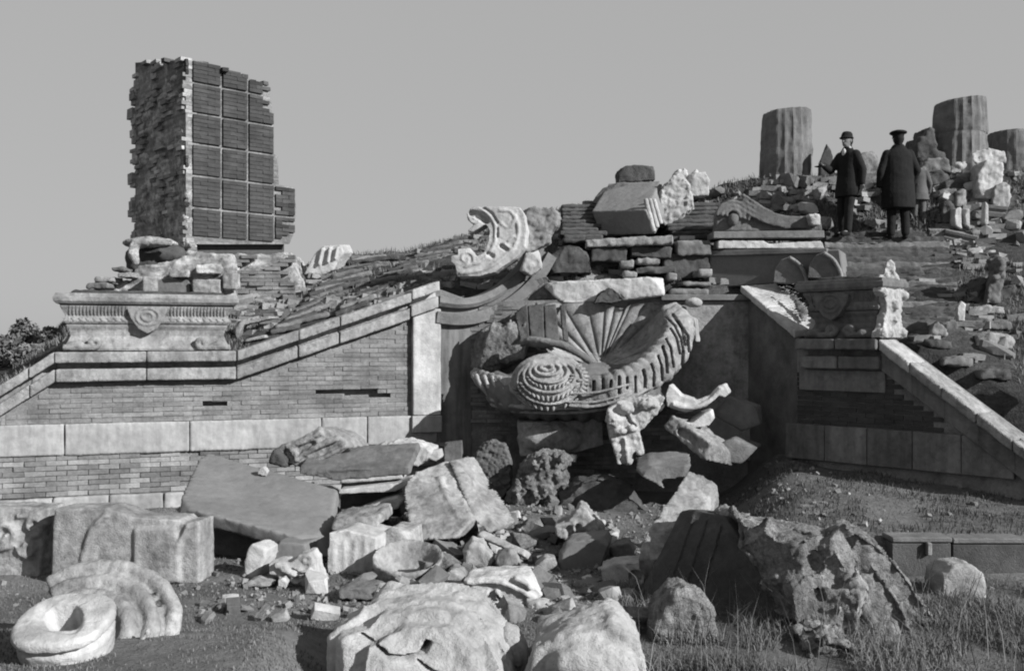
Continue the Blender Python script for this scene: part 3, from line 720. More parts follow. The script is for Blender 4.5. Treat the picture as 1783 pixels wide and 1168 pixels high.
bm = bmesh.new(); tube(bm, [P(*q) for q in catmull([(905, 596, 14.55), (935, 593, 14.4), (975, 600, 14.3), (1005, 614, 14.3), (1030, 630, 14.4)], 6)], [.03] + [.06] * 23 + [.03], 9)
ball(bm, P(950, 600, 14.55), .3, .2, .05)
carve('inner_ledge', bm, M['grey'], sh, vox=.016, smooth=1, disp=((.12, .02), (.05, .006)))
# thick ribbed lip
lp = catmull([(826, 645, 15.05), (846, 664, 14.85), (890, 680, 14.5), (950, 684, 14.15), (1020, 682, 13.98), (1085, 670, 13.95), (1135, 645, 14.1), (1172, 606, 14.35), (1182, 566, 14.65), (1166, 536, 14.95)], 16)
rd = catmull([(.08,), (.14,), (.18,), (.20,), (.21,), (.22,), (.24,), (.25,), (.21,), (.13,)], 16)
n = len(lp); bm = bmesh.new(); rings = []; C3 = [P(*q) for q in lp]
for i in range(n):
    t_ = (C3[min(i + 1, n - 1)] - C3[max(i - 1, 0)]).normalized(); a_ = t_.cross(Vector((0, 1, 0))).normalized(); b_ = a_.cross(t_).normalized(); s_ = i / (n - 1)
    ring = []
    for k in range(64):
        th = 2 * math.pi * k / 64; g_ = abs(math.sin(th * (.4 + 1.8 * max(0, s_ - .5)) * (1 if th < math.pi else 1) + s_ * 3.14159 * 27 + 1.3 * noise.noise(Vector((s_ * 7, 2, 0)))))
        fold = (.93 + .10 * math.cos(th * 2 + .6)) / (abs(math.cos(th)) ** 3.4 + abs(math.sin(th)) ** 3.4) ** (1 / 3.4)
        ring.append(C3[i] + (a_ * math.cos(th) * 1.08 + b_ * math.sin(th) * .9) * rd[i][0] * fold * (.86 + (.15 + .09 * noise.noise(Vector((s_ * 12, 7, 0)))) * g_ ** .5 + .06 * noise.noise(Vector((s_ * 9, th, 0)))))
    rings.append(ring)
loft(bm, rings)
GR = [[(1172, 548), (1188, 572), (1194, 600)], [(1160, 552), (1175, 567), (1186, 590), (1190, 612)], [(1168, 572), (1178, 588), (1184, 616)], [(1190, 612), (1188, 634), (1178, 655)], [(1182, 560), (1198, 585), (1200, 612)],
      [(1160, 590), (1168, 606), (1173, 638)], [(1154, 604), (1160, 622), (1162, 648)], [(1146, 620), (1152, 636), (1153, 662)], [(1134, 634), (1139, 648), (1138, 672)], [(1120, 645), (1124, 660), (1122, 684)], [(1106, 656), (1107, 686)], [(1092, 658), (1092, 676)], [(1078, 656), (1078, 684)], [(1064, 662), (1063, 676)], [(1050, 660), (1050, 682)], [(1034, 664), (1033, 682)], [(1020, 666), (1019, 680)]]
carve('ribbed_lip', bm, M['marble'], sh, vox=.0135, smooth=1, disp=((.25, .014), (.06, .007)), dents=[(g_, 3.4 if i_ % 3 else 4.6, .10, (0, 1, 0)) for i_, g_ in enumerate(GR)])
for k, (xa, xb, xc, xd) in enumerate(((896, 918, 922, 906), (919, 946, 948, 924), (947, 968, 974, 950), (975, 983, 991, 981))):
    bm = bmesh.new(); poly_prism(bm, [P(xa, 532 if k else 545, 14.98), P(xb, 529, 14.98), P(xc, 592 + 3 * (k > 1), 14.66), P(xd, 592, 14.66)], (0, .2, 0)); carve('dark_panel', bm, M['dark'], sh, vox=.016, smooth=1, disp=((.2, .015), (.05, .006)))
bm = bmesh.new()
for k, (dy, rr) in enumerate(((26, .035), (18, .03), (34, .03))):
    tube(bm, [P(a, b + dy, Y - .16 + .06 * k) for a, b, Y in lp[20:95]], rr, 8)
carve('lip_moulding', bm, M['marble'], sh, vox=.016, smooth=1, disp=((.1, .008),))
bm = bmesh.new()
for k in range(15):
    a = R(-80 + 160 * k / 14); c = P(1015 + 150 * math.sin(a), 672 + 30 * math.cos(a), 14.9 - .5 * math.cos(a))
    ball(bm, c, .2, .35, .30, None, 2)
ball(bm, P(1015, 668, 14.9), 1.35, .7, .33)
carve('bowl_underside', bm, M['grey'], sh, vox=.03, smooth=2)
# beaded spiral on the lip
def boss(x, y):
    dx, dz = (x - 957) / F * 13.9, (665 - y) / F * 13.9
    return P(x, y, 13.98 - .32 * math.sqrt(max(0, 1 - (dx / .60) ** 2 - (dz / .46) ** 2)))
bm = bmesh.new(); ball(bm, P(957, 665, 13.98), .56, .30, .42, None, 4)
for k, (ex, ey, cy) in enumerate(((11, 5, 640), (22, 11, 642), (33, 19, 647), (45, 29, 654), (57, 40, 663))):
    tube(bm, [boss(952 + 1.5 * k + ex * math.cos(q), cy + ey * math.sin(q)) for q in [i * 6.2832 / 48 for i in range(49)]], .024, 7)
carve('spiral_boss', bm, M['marble'], sh, vox=.012, smooth=1, disp=((.07, .010),))
for ring, (ex, ey, cy, nb, sz_) in enumerate(((39, 24, 651, 14, .045), (51, 35, 659, 17, .055), (63, 45, 665, 17, .06))):
    for i in range(nb):
        if random.random() < .12: continue
        q = R(5) + R(160) * i / (nb - 1)
        x_, y_ = 958 + ex * math.cos(q), cy + ey * math.sin(q)
        bm = bmesh.new(); ball(bm, boss(x_, y_) + Vector((0, .01, 0)), sz_ * .42, sz_ * .6, sz_ * .9, Matrix.Rotation(1.5708 - q, 3, 'Y'), 2)
        bmesh.ops.transform(bm, matrix=Matrix.Identity(4), verts=bm.verts[:]); obj('bead', bm, M['marble'], sh, True)
bm = bmesh.new()
for k in (0, 1, 3):
    tube(bm, [P(*q) for q in catmull([(990 - 4 * k, 706 - 7 * k, 13.78), (1030, 708 - 8 * k, 13.74), (1068, 700 - 8 * k, 13.76), (1100, 686 - 6 * k, 13.82)], 6)], .022, 7)
carve('trailing_band', bm, M['marble'], sh, vox=.014, smooth=1, disp=((.08, .006),))
for k in range(9):
    a_ = R(-38 + 9 * k); x_, y_ = 962 + 52 * math.cos(a_), 662 + 38 * math.sin(a_)
    bm = bmesh.new(); tube(bm, [boss(x_, y_), boss(x_ + 12 * math.cos(a_), y_ + 10 * math.sin(a_) + 3)], [.03, .022], 6); obj('bead', bm, M['marble'], sh, True)
# broken left side of the shell: weathered leaf shaped mass
bm = bmesh.new()
ball(bm, P(868, 602, 15.15), .38, .3, .36); ball(bm, P(848, 628, 15.12), .25, .25, .25); ball(bm, P(893, 592, 15.0), .24, .25, .30)
for k in range(9):
    x = 852 + k * 8.5
    tube(bm, [P(x - 14, 640 - k * 2, 14.9), P(x - 4, 600, 14.84), P(x + 6 + k, 568 + 5 * (k % 3), 14.84), P(x + 9 + k, 556 + 6 * (k % 3), 14.86)], [.05, .06, .05, .015], 7)
carve('broken_side', bm, M['rock'], sh, vox=.02, smooth=1, disp=((.15, .03), (.05, .015)))
for k in range(5):
    x = 832 + k * 14
    bm = bmesh.new(); tube(bm, [P(x - 3, 652 + 2 * k, 14.78 - .08 * k), P(x + 4, 668 + 3 * k, 14.68 - .09 * k), P(x + 18, 690 + 2 * k, 14.66 - .09 * k)], [.03, .035, .02], 7); obj('lip_rib', bm, M['marble_clean'], sh, True)
bm = bmesh.new(); poly_prism(bm, [P(1195, 548, 14.9), P(1210, 555, 14.85), P(1214, 596, 14.9), P(1200, 590, 14.95), P(1192, 565, 14.95)], (.1, .25, 0))
ball(bm, P(1208, 527, 15.1), .14, .12, .08)
carve('rim_edge', bm, M['marble_clean'], sh, vox=.016, disp=((.1, .015),))
S('support_stone', 'pale rounded stone drum directly beneath the shell basin', 'stone', [(900, 735), (1050, 728), (1052, 775), (1000, 790), (905, 796)], 14.35, (0, .8, 0), 'marble', lumps=[(960, 762, .1, .55, .3, .28)], smooth=6)

# ------------------------------------------------------------------ scroll ornament on the end of the left wall
YO = 15.0
S('scroll_ornament', 'bright carved C shaped marble scroll standing where the left coping curls up', 'carved ornament',
  [(812, 372), (824, 360), (860, 359), (905, 361), (912, 372), (918, 400), (914, 430), (897, 450), (862, 474), (835, 481), (796, 482), (792, 462), (785, 456), (784, 446), (797, 444), (797, 433), (818, 432), (830, 446), (842, 440), (850, 420), (852, 402), (846, 390), (836, 396), (822, 404), (814, 402), (826, 390), (815, 384)],
  YO, (.05, .42, 0), 'marble_clean', vox=.015, smooth=1, disp=((.12, .012), (.05, .005)),
  ridges=[([(818, 366), (838, 364), (852, 374), (862, 392), (862, 418), (852, 440), (836, 456), (812, 462)], .028), ([(800, 476), (840, 470), (872, 452), (896, 428), (903, 400), (896, 374)], .03),
          ([(868, 366), (888, 368), (896, 384), (884, 396), (872, 388)], .022), ([(884, 420), (896, 412), (900, 424), (888, 432), (878, 424)], .02), (spiral(812, 450, YO, 4, 15, 1.3), .02), (spiral(828, 378, YO, 3, 12, 1.2, 2), .02)],
  cuts=[([(822, 372, 14.98), (836, 377, 14.98), (846, 384, 15.02)], .05), ([(838, 360, 14.97), (856, 372, 14.96), (866, 388, 14.98)], .022), ([(872, 428, 14.98), (882, 434, 14.98)], .03), ([(850, 442, 14.98), (858, 446, 14.98)], .03), ([(866, 398, 14.98), (866, 404, 14.98), (866, 412, 14.98)], .02)])
S('rough_carving', 'rough broken carving behind the bright C shaped scroll, touching the dark strata', 'carved ornament', [(908, 366), (925, 362), (962, 362), (976, 372), (974, 392), (960, 402), (960, 422), (935, 432), (905, 440), (905, 400)], 15.35, (0, .5, 0), 'marble', disp=((.16, .05), (.06, .03)), vox=.02)
S('leaf_bracket', 'small pale leaf bracket just below the C shaped scroll', 'carved ornament', [(905, 470), (915, 442), (938, 434), (944, 466), (925, 480)], 15.05, (0, .35, 0), 'marble_clean', disp=((.1, .03),), vox=.018)

# ------------------------------------------------------------------ masonry above the niche
S('lintel_block', 'long pale lintel block lying over the middle of the shell niche', 'stone block', [(940, 492, 15.3), (1154, 481, 15.05), (1157, 514, 15.05), (1105, 521, 15.15), (1060, 526, 15.2), (985, 528, 15.25), (968, 520, 15.3)], 15.1, (.1, .6, 0), 'marble_clean', vox=.022, disp=((.2, .02), (.06, .01)), cuts=[([(1048, 514, 15.12), (1060, 518, 15.1), (1080, 519, 15.1)], .03)])
S('dark_rubble', 'small dark lump of rubble in front of the lintel block above the dish', 'rubble', [(1030, 530), (1042, 508), (1060, 498), (1078, 505), (1092, 522), (1070, 530)], 14.95, (0, .2, 0), 'dark', vox=.02, disp=ROUGH)
S('rubble_core', 'lumpy grey rubble just left of the pale lintel block', 'rubble', [(820, 528), (850, 505), (900, 485), (950, 480), (985, 505), (1010, 528)], 15.5, (0, .6, 0), 'rock', disp=ROUGH)
S('round_boulder', 'dark rounded boulder above the left end of the lintel', 'boulder', [(958, 478), (958, 440), (975, 424), (1005, 423), (1028, 440), (1034, 478)], 15.7, (0, .6, 0), 'dark', smooth=8, disp=ROUGH)
bmk = thing('broken_masonry', 'broken dark masonry with ledges between the lintel and the tilted block on the hill', 'ruin', P(1110, 495, 15.9))
for (a, b, c, d, Y, m_) in ((1020, 415, 150, 16, 16.0, 'marble'), (1030, 432, 60, 26, 16.1, 'dark'), (1095, 430, 70, 22, 16.1, 'dark'), (1080, 455, 22, 14, 15.9, 'marble'), (1104, 452, 40, 10, 15.9, 'marble'), (1105, 466, 70, 13, 15.9, 'dark'), (1150, 440, 80, 50, 16.2, 'dark'), (1082, 474, 26, 12, 15.85, 'marble'), (1160, 476, 16, 14, 15.7, 'marble'), (1172, 420, 60, 28, 16.1, 'grey'), (1180, 492, 52, 8, 15.8, 'grey'), (1165, 504, 66, 12, 15.7, 'grey'), (1210, 470, 24, 14, 15.8, 'marble')):
    bm = bmesh.new(); box(bm, P(a + c / 2, b + d / 2, Y), c / F * Y, .5, d / F * Y * .9, Matrix.Rotation(random.uniform(-.12, .12), 3, 'Z') @ Matrix.Rotation(random.uniform(-.05, .05), 3, 'Y'))
    carve('masonry_block', bm, M[m_], bmk, vox=.028, smooth=1, disp=((.2, .04), (.07, .015)))
BL = Line((P(1020, 0, 16.15).x, 16.15), (1, 0))
brick_face(bmk, BL, 0, 2.0, P(0, 500, 16.15).z, P(0, 412, 16.15).z, lambda s, z: noise.noise(Vector((s * 2, z * 2, 3))) > -.1, M['tbrick'], M['tbrick_j'], cap=160, jit=.05, miss=.1)

# strata right of the ornament: buried courses behind
sw = thing('stepped_courses', 'dark courses of old steps between the bright scroll and the tilted block', 'staircase', P(1000, 415, 16.8))
for i in range(10):
    Y = 16.3 + .13 * i; py = 418 - 6.6 * i
    xa = 975 + random.uniform(-4, 6); xb = 1045 + random.uniform(-5, 15)
    bm = bmesh.new(); box(bm, P((xa + xb) / 2, py + 4, Y + .25), (xb - xa) / F * Y, .5, .085); carve('step', bm, M['dark'], sw, vox=.03, smooth=1, disp=((.2, .02), (.07, .012)))
for i in range(9):
    Y = 16.4 + .14 * i; py = 412 - 7 * i
    xa = 1160 + random.uniform(-4, 6); xb = 1250 + random.uniform(-5, 5)
    bm = bmesh.new(); box(bm, P((xa + xb) / 2, py + 4, Y + .25), (xb - xa) / F * Y, .5, .085); carve('step', bm, M['dark'], sw, vox=.03, smooth=1, disp=((.2, .02), (.07, .012)))

# big tilted block on the hill
tbk = thing('tilted_block', 'big tilted stone block on the hill crest with a dark front and bright moulded end', 'stone block', P(1085, 408, 16.6))
bm = bmesh.new(); poly_prism(bm, [P(1030, 368, 16.9), P(1125, 366, 16.2), P(1142, 408, 16.2), P(1046, 411, 16.9)], P(1075, 330, 18.0) - P(1046, 380, 16.9))
carve('block_body', bm, M['slab'], tbk, vox=.022, smooth=1, disp=((.3, .012), (.06, .005)))
bm = bmesh.new()
for k in range(3):
    a = P(1124 + 7 * k, 346, 16.3 + .12 * k); b = P(1139 + 6 * k, 404 - 7 * k, 16.2 + .12 * k); d = (b - a).normalized()
    tube(bm, [a, b], .045, 6)
carve('end_moulding', bm, M['marble_clean'], tbk, vox=.018, disp=((.1, .008),))
S('cap_stone', 'dark flat stone perched on top of the tilted block', 'stone', [(1030, 352), (1050, 325), (1075, 318), (1135, 316), (1150, 330), (1130, 352), (1060, 362)], 17.6, (.1, .9, .05), 'grey', disp=((.25, .04), (.07, .012)))
S('square_stone', 'dark squarish stone at the very top of the heap on the crest', 'stone', [(1076, 318), (1076, 294), (1090, 288), (1140, 287), (1142, 314)], 18.0, (0, .5, 0), 'dark', disp=((.2, .03), (.07, .01)))
S('carved_capital', 'pale broken carved capital right of the tilted block', 'carved stone', [(1142, 350), (1150, 330), (1168, 308), (1185, 298), (1200, 320), (1205, 345), (1208, 358), (1190, 375), (1160, 395), (1148, 385)], 16.9, (.1, .6, 0), 'marble_clean', disp=((.12, .05), (.05, .025)), vox=.02)
S('pale_cube_stone', 'small pale squared stone on the skyline right of the carved capital', 'stone', [(1200, 302), (1228, 298), (1236, 312), (1234, 340), (1205, 342), (1196, 325)], 17.4, (0, .4, 0), 'marble_clean', disp=((.15, .03), (.05, .01)), vox=.02)
S('peaked_stone', 'pale stone with pierced top between the carved capital and the small cube', 'stone', [(1168, 318), (1178, 297), (1195, 294), (1200, 306), (1214, 295), (1222, 302), (1206, 322)], 17.5, (0, .3, 0), 'marble_clean', disp=((.12, .04), (.05, .02)), vox=.02)

# pediment fragment and panel
pd = thing('pediment_fragment', 'fallen curved pediment with a round volute on the slope before the left column stump', 'carved stone', P(1340, 430, 15.9))
bm = bmesh.new(); poly_prism(bm, pts3([(1245, 402), (1250, 365), (1268, 348), (1300, 345), (1325, 368), (1360, 384), (1405, 384), (1428, 374), (1432, 402)], 15.95), (.05, .5, 0))
for k in range(4):
    tube(bm, [P(*q) for q in catmull([(1292, 338 + 9 * k, 15.9), (1318, 356 + 8 * k, 15.88), (1345, 372 + 6 * k, 15.88), (1380, 380 + 5 * k, 15.9), (1420, 378 + 5 * k, 15.9)], 5)], .035, 7)
for r_ in (12, 20, 28): tube(bm, [P(1276 + r_ * math.cos(q), 376 + r_ * .9 * math.sin(q), 15.9) for q in [R(180 + 200 * i / 20) for i in range(21)]], .03, 7)
carve('curved_moulding', bm, M['grey'], pd, vox=.02, smooth=1, disp=((.15, .02), (.05, .008)))
bm = bmesh.new(); ball(bm, P(1276, 382, 15.9), .09, .1, .11); carve('volute_eye', bm, M['grey'], pd, vox=.015)
bm = bmesh.new(); poly_prism(bm, pts3([(1242, 403), (1435, 401), (1436, 414), (1242, 415)], 15.75), (0, .5, 0)); obj('base_course', bm, M['grey'], pd, bevel=.01)
bm = bmesh.new(); poly_prism(bm, pts3([(1250, 418), (1330, 419), (1338, 424), (1430, 419), (1436, 432), (1250, 433)], 15.8), (0, .4, 0)); carve('pale_course', bm, M['marble_clean'], pd, vox=.02, smooth=1, disp=((.1, .015),))
bm = bmesh.new(); poly_prism(bm, [P(1408, 372, 15.7), P(1428, 372, 15.7), P(1430, 392, 15.7), P(1414, 392, 15.7)], (0, .2, 0)); carve('broken_tip', bm, M['marble_clean'], pd, vox=.018, disp=((.08, .03),))
pn = thing('fallen_slab', 'plain dark stone panel with two rounded scroll ends, below the curved pediment', 'stone panel', P(1330, 490, 15.8))
bm = bmesh.new(); poly_prism(bm, [P(1235, 440, 16.0), P(1462, 434, 15.0), P(1470, 486, 15.0), P(1235, 502, 16.0)], (.3, .6, 0)); obj('panel', bm, M['slab'], pn, bevel=.02)
bm = bmesh.new(); poly_prism(bm, [P(1235, 436, 15.95), P(1440, 432, 15.05), P(1440, 440, 15.05), P(1235, 446, 15.95)], (.3, .5, 0)); obj('panel_cornice', bm, M['grey'], pn, bevel=.01)
for (a, b, Y) in ((1372, 470, 15.0), (1432, 462, 14.75)):
    bm = bmesh.new(); pr = [P(a - 26, b + 22, Y + .1), P(a - 24, b, Y + .1), P(a - 12, b - 18, Y + .05), P(a + 4, b - 24, Y), P(a + 20, b - 10, Y - .03), P(a + 32, b + 12, Y - .05), P(a + 34, b + 26, Y - .05)]
    poly_prism(bm, pr, (.25, .5, 0)); obj('scroll_end', bm, M['grey'], pn, bevel=.015)
    bm = bmesh.new(); tube(bm, [P(*q) for q in catmull([(a + 2, b - 22, Y - .02), (a + 20, b - 9, Y - .06), (a + 31, b + 12, Y - .08), (a + 33, b + 26, Y - .08)], 5)], .03, 7); obj('scroll_edge', bm, M['marble'], pn, True)

# ------------------------------------------------------------------ column stumps
def stump(label, cx, yt, yb, Y, wt, wb, joints, slant, seed, name='column_stump'):
    t = thing(name, label, 'column', P(cx, yb, Y)); c = P(cx, yb, Y); k = Y / F
    h = (yb - yt) * k; js = [-.35] + [(yb - j) * k for j in joints] + [h]
    for i, (a, b) in enumerate(zip(js, js[1:])):
        bm = bmesh.new(); rings = []
        nz_ = max(2, int((b - a) / .06))
        for q in range(nz_ + 1):
            z = a + (b - a) * q / nz_; f = z / h; r0_ = (wb + (wt - wb) * f) / 2 * k
            if q in (0, nz_): r0_ *= .975
            ring = []
            for s in range(96):
                an = s / 96 * 2 * math.pi
                rr = r0_ * (1 - .05 * abs(math.sin(an * 10)) * (.75 + noise.noise(Vector((an, z * 1.5, seed)))) + .05 * noise.noise(Vector((math.cos(an) * 2, math.sin(an) * 2, z * 2 + seed))) + .03 * noise.noise(Vector((math.cos(an) * 6, math.sin(an) * 6, z * 7 + seed))) - .10 * max(0, f - .9) * 10 * max(0, noise.noise(Vector((an * 1.3, seed, 3)))))
                zz = z + (slant * (c.x + rr * math.cos(an) - c.x) if i == len(js) - 2 and q == nz_ else 0)
                ring.append(Vector((c.x + rr * math.cos(an) + .02 * (i % 2), c.y + rr * math.sin(an), c.z + zz - .004)))
            rings.append(ring)
        loft(bm, rings); obj('drum', bm, M['grey'], t, True if False else False)
    return t
stump('upright fluted column stump of stacked drums on the crest, left of the two dark figures', 1369, 196, 312, 18.2, 84, 90, (252, 274), .06, 1)
stump('fluted column stump, wider at the foot, on the crest above the rubble at right', 1670, 177, 280, 17.8, 84, 96, (236,), .10, 5)
stump('low dark column stump cut off by the right edge of the crest', 1762, 232, 300, 18.4, 80, 90, (), .0, 9)
S('stone_mound', 'dark stepped stones against the left foot of the wider column stump', 'stone', [(1596, 292), (1598, 236), (1612, 240), (1616, 222), (1626, 218), (1634, 262), (1690, 275), (1690, 310), (1596, 310)], 17.45, (0, .6, 0), 'dark', disp=((.2, .05), (.07, .02)))
S('pointed_shard', 'thin pointed dark stone shard standing beside the left dark figure', 'stone', [(1424, 325), (1428, 280), (1441, 246), (1446, 256), (1451, 272), (1452, 325)], 17.55, (.05, .25, 0), 'dark', vox=.018)
S('round_boulder', 'rounded boulder on the crest seen between the two dark figures', 'boulder', [(1488, 330), (1490, 275), (1500, 264), (1525, 262), (1540, 275), (1542, 330)], 17.5, (0, .7, 0), 'marble', smooth=8, disp=((.3, .05), (.1, .02)))

# rubble below the right stump: each block is a thing
hl = [((1604, 276, 50, 24), 'grey', 'flat grey slab under the wider column stump'), ((1690, 262, 60, 22), 'marble_clean', 'pale flat block at the foot of the wider column stump'),
      ((1612, 300, 44, 22), 'dark', 'dark block right of the capped figure at shoulder height'), ((1655, 282, 34, 20), 'marble_clean', 'small bright block below the wider column stump'), ((1640, 312, 46, 22), 'dark', 'dark block in the middle of the right rubble heap'),
      ((1668, 300, 40, 18), 'marble', 'pale wedge in the middle of the right rubble heap'), ((1700, 282, 46, 64), 'marble_clean', 'large pale carved lump near the right end of the crest'), ((1728, 320, 34, 40), 'marble', 'grey lump below the large pale carved lump'),
      ((1625, 330, 60, 14), 'marble', 'long thin slab lying across the right rubble heap'), ((1662, 330, 22, 30), 'marble', 'pale upright block over the two short white legs'), ((1640, 350, 22, 40), 'dark', 'dark block left of the two short white legs')]
for (a, b, c, d), m_, lb in hl:
    Y = hillY(a + c / 2, b + d) - .12
    S('rubble_block', lb, 'stone block', [(a, b + d), (a + random.uniform(0, 6), b + random.uniform(0, 5)), (a + c * .6, b - random.uniform(0, 4)), (a + c, b + random.uniform(0, 6)), (a + c - random.uniform(-3, 4), b + d)], Y, (.1, .5, 0), m_, vox=.024, disp=((.15, .045), (.06, .02)), group='rubble blocks heaped at the right end of the crest')
S('short_pier', 'left one of two short white stone piers in the right rubble', 'stone pier', [(1662, 392), (1663, 362), (1674, 360), (1676, 400)], 16.35, (0, .25, 0), 'marble_clean', vox=.016, group='short white piers')
S('short_pier', 'short white stone pier next to a bright pier, on its right', 'stone pier', [(1681, 390), (1680, 362), (1689, 362), (1691, 400)], 16.35, (0, .25, 0), 'marble_clean', vox=.016, group='short white piers')
S('slender_pier', 'slender pale stone post standing alone near the right end of the rubble', 'stone pier', [(1714, 388), (1716, 350), (1722, 350), (1722, 402)], 16.3, (0, .15, 0), 'marble_clean', vox=.016)
S('standing_fragment', 'tall broken carved fragment with a pale shoulder at the right edge of the slope', 'carved stone', [(1718, 528), (1722, 490), (1730, 470), (1722, 452), (1735, 444), (1748, 452), (1752, 480), (1744, 500), (1742, 528)], 14.1, (.1, .3, 0), 'grey', vox=.018, disp=((.12, .04), (.05, .015)), lumps=[(1740, 462, -.05, .09, .1, .13), (1733, 484, -.03, .07, .08, .05)])
S('dark_stump', 'dark hollow boulder leaning against the tall broken fragment', 'boulder', [(1700, 530), (1704, 500), (1722, 478), (1746, 500), (1775, 490), (1785, 530)], 14.4, (0, .6, 0), 'dark', disp=ROUGH)
S('small_upright', 'little pale upright stone at the near edge of the right slope', 'stone', [(1668, 560), (1667, 535), (1674, 524), (1683, 530), (1680, 560)], 13.3, (.03, .15, 0), 'marble_clean', vox=.014)
for k, (a, b, c, d, lb) in enumerate(((1685, 530, 70, 14, 'flat pale ledge stone beside the little upright stone'), (1672, 556, 90, 14, 'mottled ledge stone below the little upright stone'), (1608, 590, 50, 14, 'pale flat stone beside the chest end, on the right slope'), (1700, 580, 70, 24, 'dark ledge stone on the right slope above the rail'), (1640, 620, 60, 16, 'mossy dark stone lying above the middle of the rail'), (1700, 640, 60, 18, 'broken stone above the low end of the rail'), (1620, 560, 30, 22, 'dark round stone beneath the steps, right of the chest end'))):
    Y = hillY(a + c / 2, b + d) - .1
    S('ledge_stone', lb, 'stone', [(a, b + d), (a + 4, b + 4), (a + c * .5, b), (a + c, b + 5), (a + c, b + d + 4)], Y, (.1, .4, 0), ('marble', 'grey', 'dark')[k % 3], vox=.024, disp=((.15, .04), (.05, .02)))
S('fluted_block', 'tilted fluted block on the skyline right of the brick tower', 'stone block', [(528, 478), (548, 440), (562, 428), (592, 426), (598, 440), (590, 452), (580, 470), (560, 480)], 17.6, (.1, .5, .05), 'marble_clean', vox=.02, ridges=[([(562, 432, 17.55), (555, 462, 17.55)], .03), ([(575, 430, 17.55), (570, 458, 17.55)], .03), ([(588, 430, 17.55), (583, 452, 17.55)], .03)])
S('low_dark_stone', 'low dark stone lying between the tower foot and the fluted block', 'stone', [(486, 486), (490, 468), (502, 462), (520, 476), (524, 486)], 17.0, (0, .5, 0), 'dark')
S('thin_slab', 'thin pale slab leaning on the slope just right of the left chest', 'stone', [(402, 575), (408, 562), (478, 548), (484, 553), (425, 566), (412, 590)], 14.9, (0, .25, 0), 'marble', vox=.018)
S('thin_slab', 'small pale stone strip buried beside the rising coping near the left chest', 'stone', [(422, 597), (425, 590), (462, 582), (466, 588)], 14.75, (0, .2, 0), 'marble', vox=.018)
# ------------------------------------------------------------------ fallen stones in the court
# under the shell
S('carved_bracket', 'pale carved bracket with two hanging flutes below the right side of the shell', 'carved stone', [(1056, 735), (1058, 712), (1080, 697), (1130, 690), (1158, 690), (1150, 712), (1130, 735), (1112, 752), (1122, 790), (1112, 792), (1104, 786), (1098, 808), (1076, 808), (1062, 762)], 13.5, (.05, .4, 0), 'marble_clean', vox=.016, smooth=1,
  lumps=[(1068, 730, 0, .12, .1, .11), (1090, 712, 0, .13, .1, .08), (1125, 704, 0, .18, .12, .08), (1080, 750, -.02, .1, .08, .06), (1100, 746, 0, .1, .08, .06)], ridges=[([(1088, 762, 13.48), (1092, 806, 13.48)], .03)], cuts=[([(1092, 724), (1097, 735), (1106, 742)], 4, .6)], disp=((.12, .04), (.05, .016)))
S('curling_tail', 'curved marble tail curling up at the right end under the shell', 'carved stone', [(1158, 690), (1165, 668), (1185, 688), (1212, 696), (1235, 688), (1250, 672), (1262, 668), (1270, 684), (1262, 692), (1250, 688), (1228, 708), (1195, 718), (1162, 708)], 13.6, (.1, .3, 0), 'marble_clean', vox=.017, ridges=[([(1170, 704, 13.58), (1205, 710, 13.57), (1235, 698, 13.57), (1256, 676, 13.58)], .035)], disp=((.12, .015),))
S('crescent_stone', 'smooth pale crescent stone under the curling tail', 'carved stone', [(1185, 732), (1205, 736), (1228, 718), (1245, 712), (1248, 726), (1235, 742), (1205, 746)], 13.4, (0, .35, 0), 'marble_clean', vox=.018)
S('pitted_block', 'long pitted block sloping down to the right below the crescent stone', 'stone block', [(1152, 742, 13.5), (1168, 722, 13.5), (1236, 770, 13.0), (1228, 802, 13.0)], 13.2, (.45, .35, -.12), 'marble', vox=.02, cuts=[([(1186, 752, 13.3), (1204, 762, 13.2), (1212, 770, 13.15)], .045)], disp=((.15, .03), (.05, .015)))
S('dark_block', 'dark smooth block right of the curling tail at the foot of the return wall', 'stone block', [(1235, 720), (1262, 690), (1318, 708), (1325, 740), (1290, 752)], 13.9, (.2, .5, 0), 'grey')
S('dark_block', 'dark low block in deep shade below the pitted block', 'stone block', [(1240, 775), (1275, 762), (1320, 780), (1290, 808), (1250, 806)], 13.3, (.2, .5, 0), 'grey')
S('flat_slab', 'flat dark slab lying in shade between the bracket and the leaning beam', 'stone', [(1105, 824), (1130, 812), (1205, 810), (1195, 832), (1150, 836), (1158, 852)], 12.6, (.1, .7, .12), 'grey')
S('rounded_relief_stone', 'upright round topped relief slab left under the shell', 'carved slab', [(828, 868), (828, 790), (836, 774), (858, 767), (878, 774), (888, 800), (888, 845), (878, 868)], 14.0, (.03, .22, 0), 'grey', vox=.016, disp=((.08, .035), (.04, .02)))
S('square_stone', 'small plain square stone left of the round topped relief slab', 'stone', [(772, 805), (772, 772), (804, 768), (806, 805)], 14.2, (0, .3, 0), 'grey', vox=.02)
S('small_round_stone', 'small rounded stone leaning on the round topped relief slab', 'stone', [(795, 860), (798, 808), (812, 796), (826, 806), (826, 860)], 13.8, (0, .3, 0), 'grey', vox=.02)
bm = bmesh.new()
for k in range(70):
    a = random.uniform(890, 985); b = random.uniform(795, 885)
    if a < 930 and b < 860 - (a - 890): continue
    p = P(a, b, 13.55 + random.uniform(-.08, .12)); tube(bm, [p, p + Vector((random.uniform(-.05, .08), random.uniform(-.12, -.03), random.uniform(.02, .15)))], [.06, .02], 6)
ball(bm, P(945, 840, 13.75), .38, .3, .45); ball(bm, P(915, 868, 13.75), .28, .28, .25); ball(bm, P(960, 800, 13.8), .3, .2, .15)
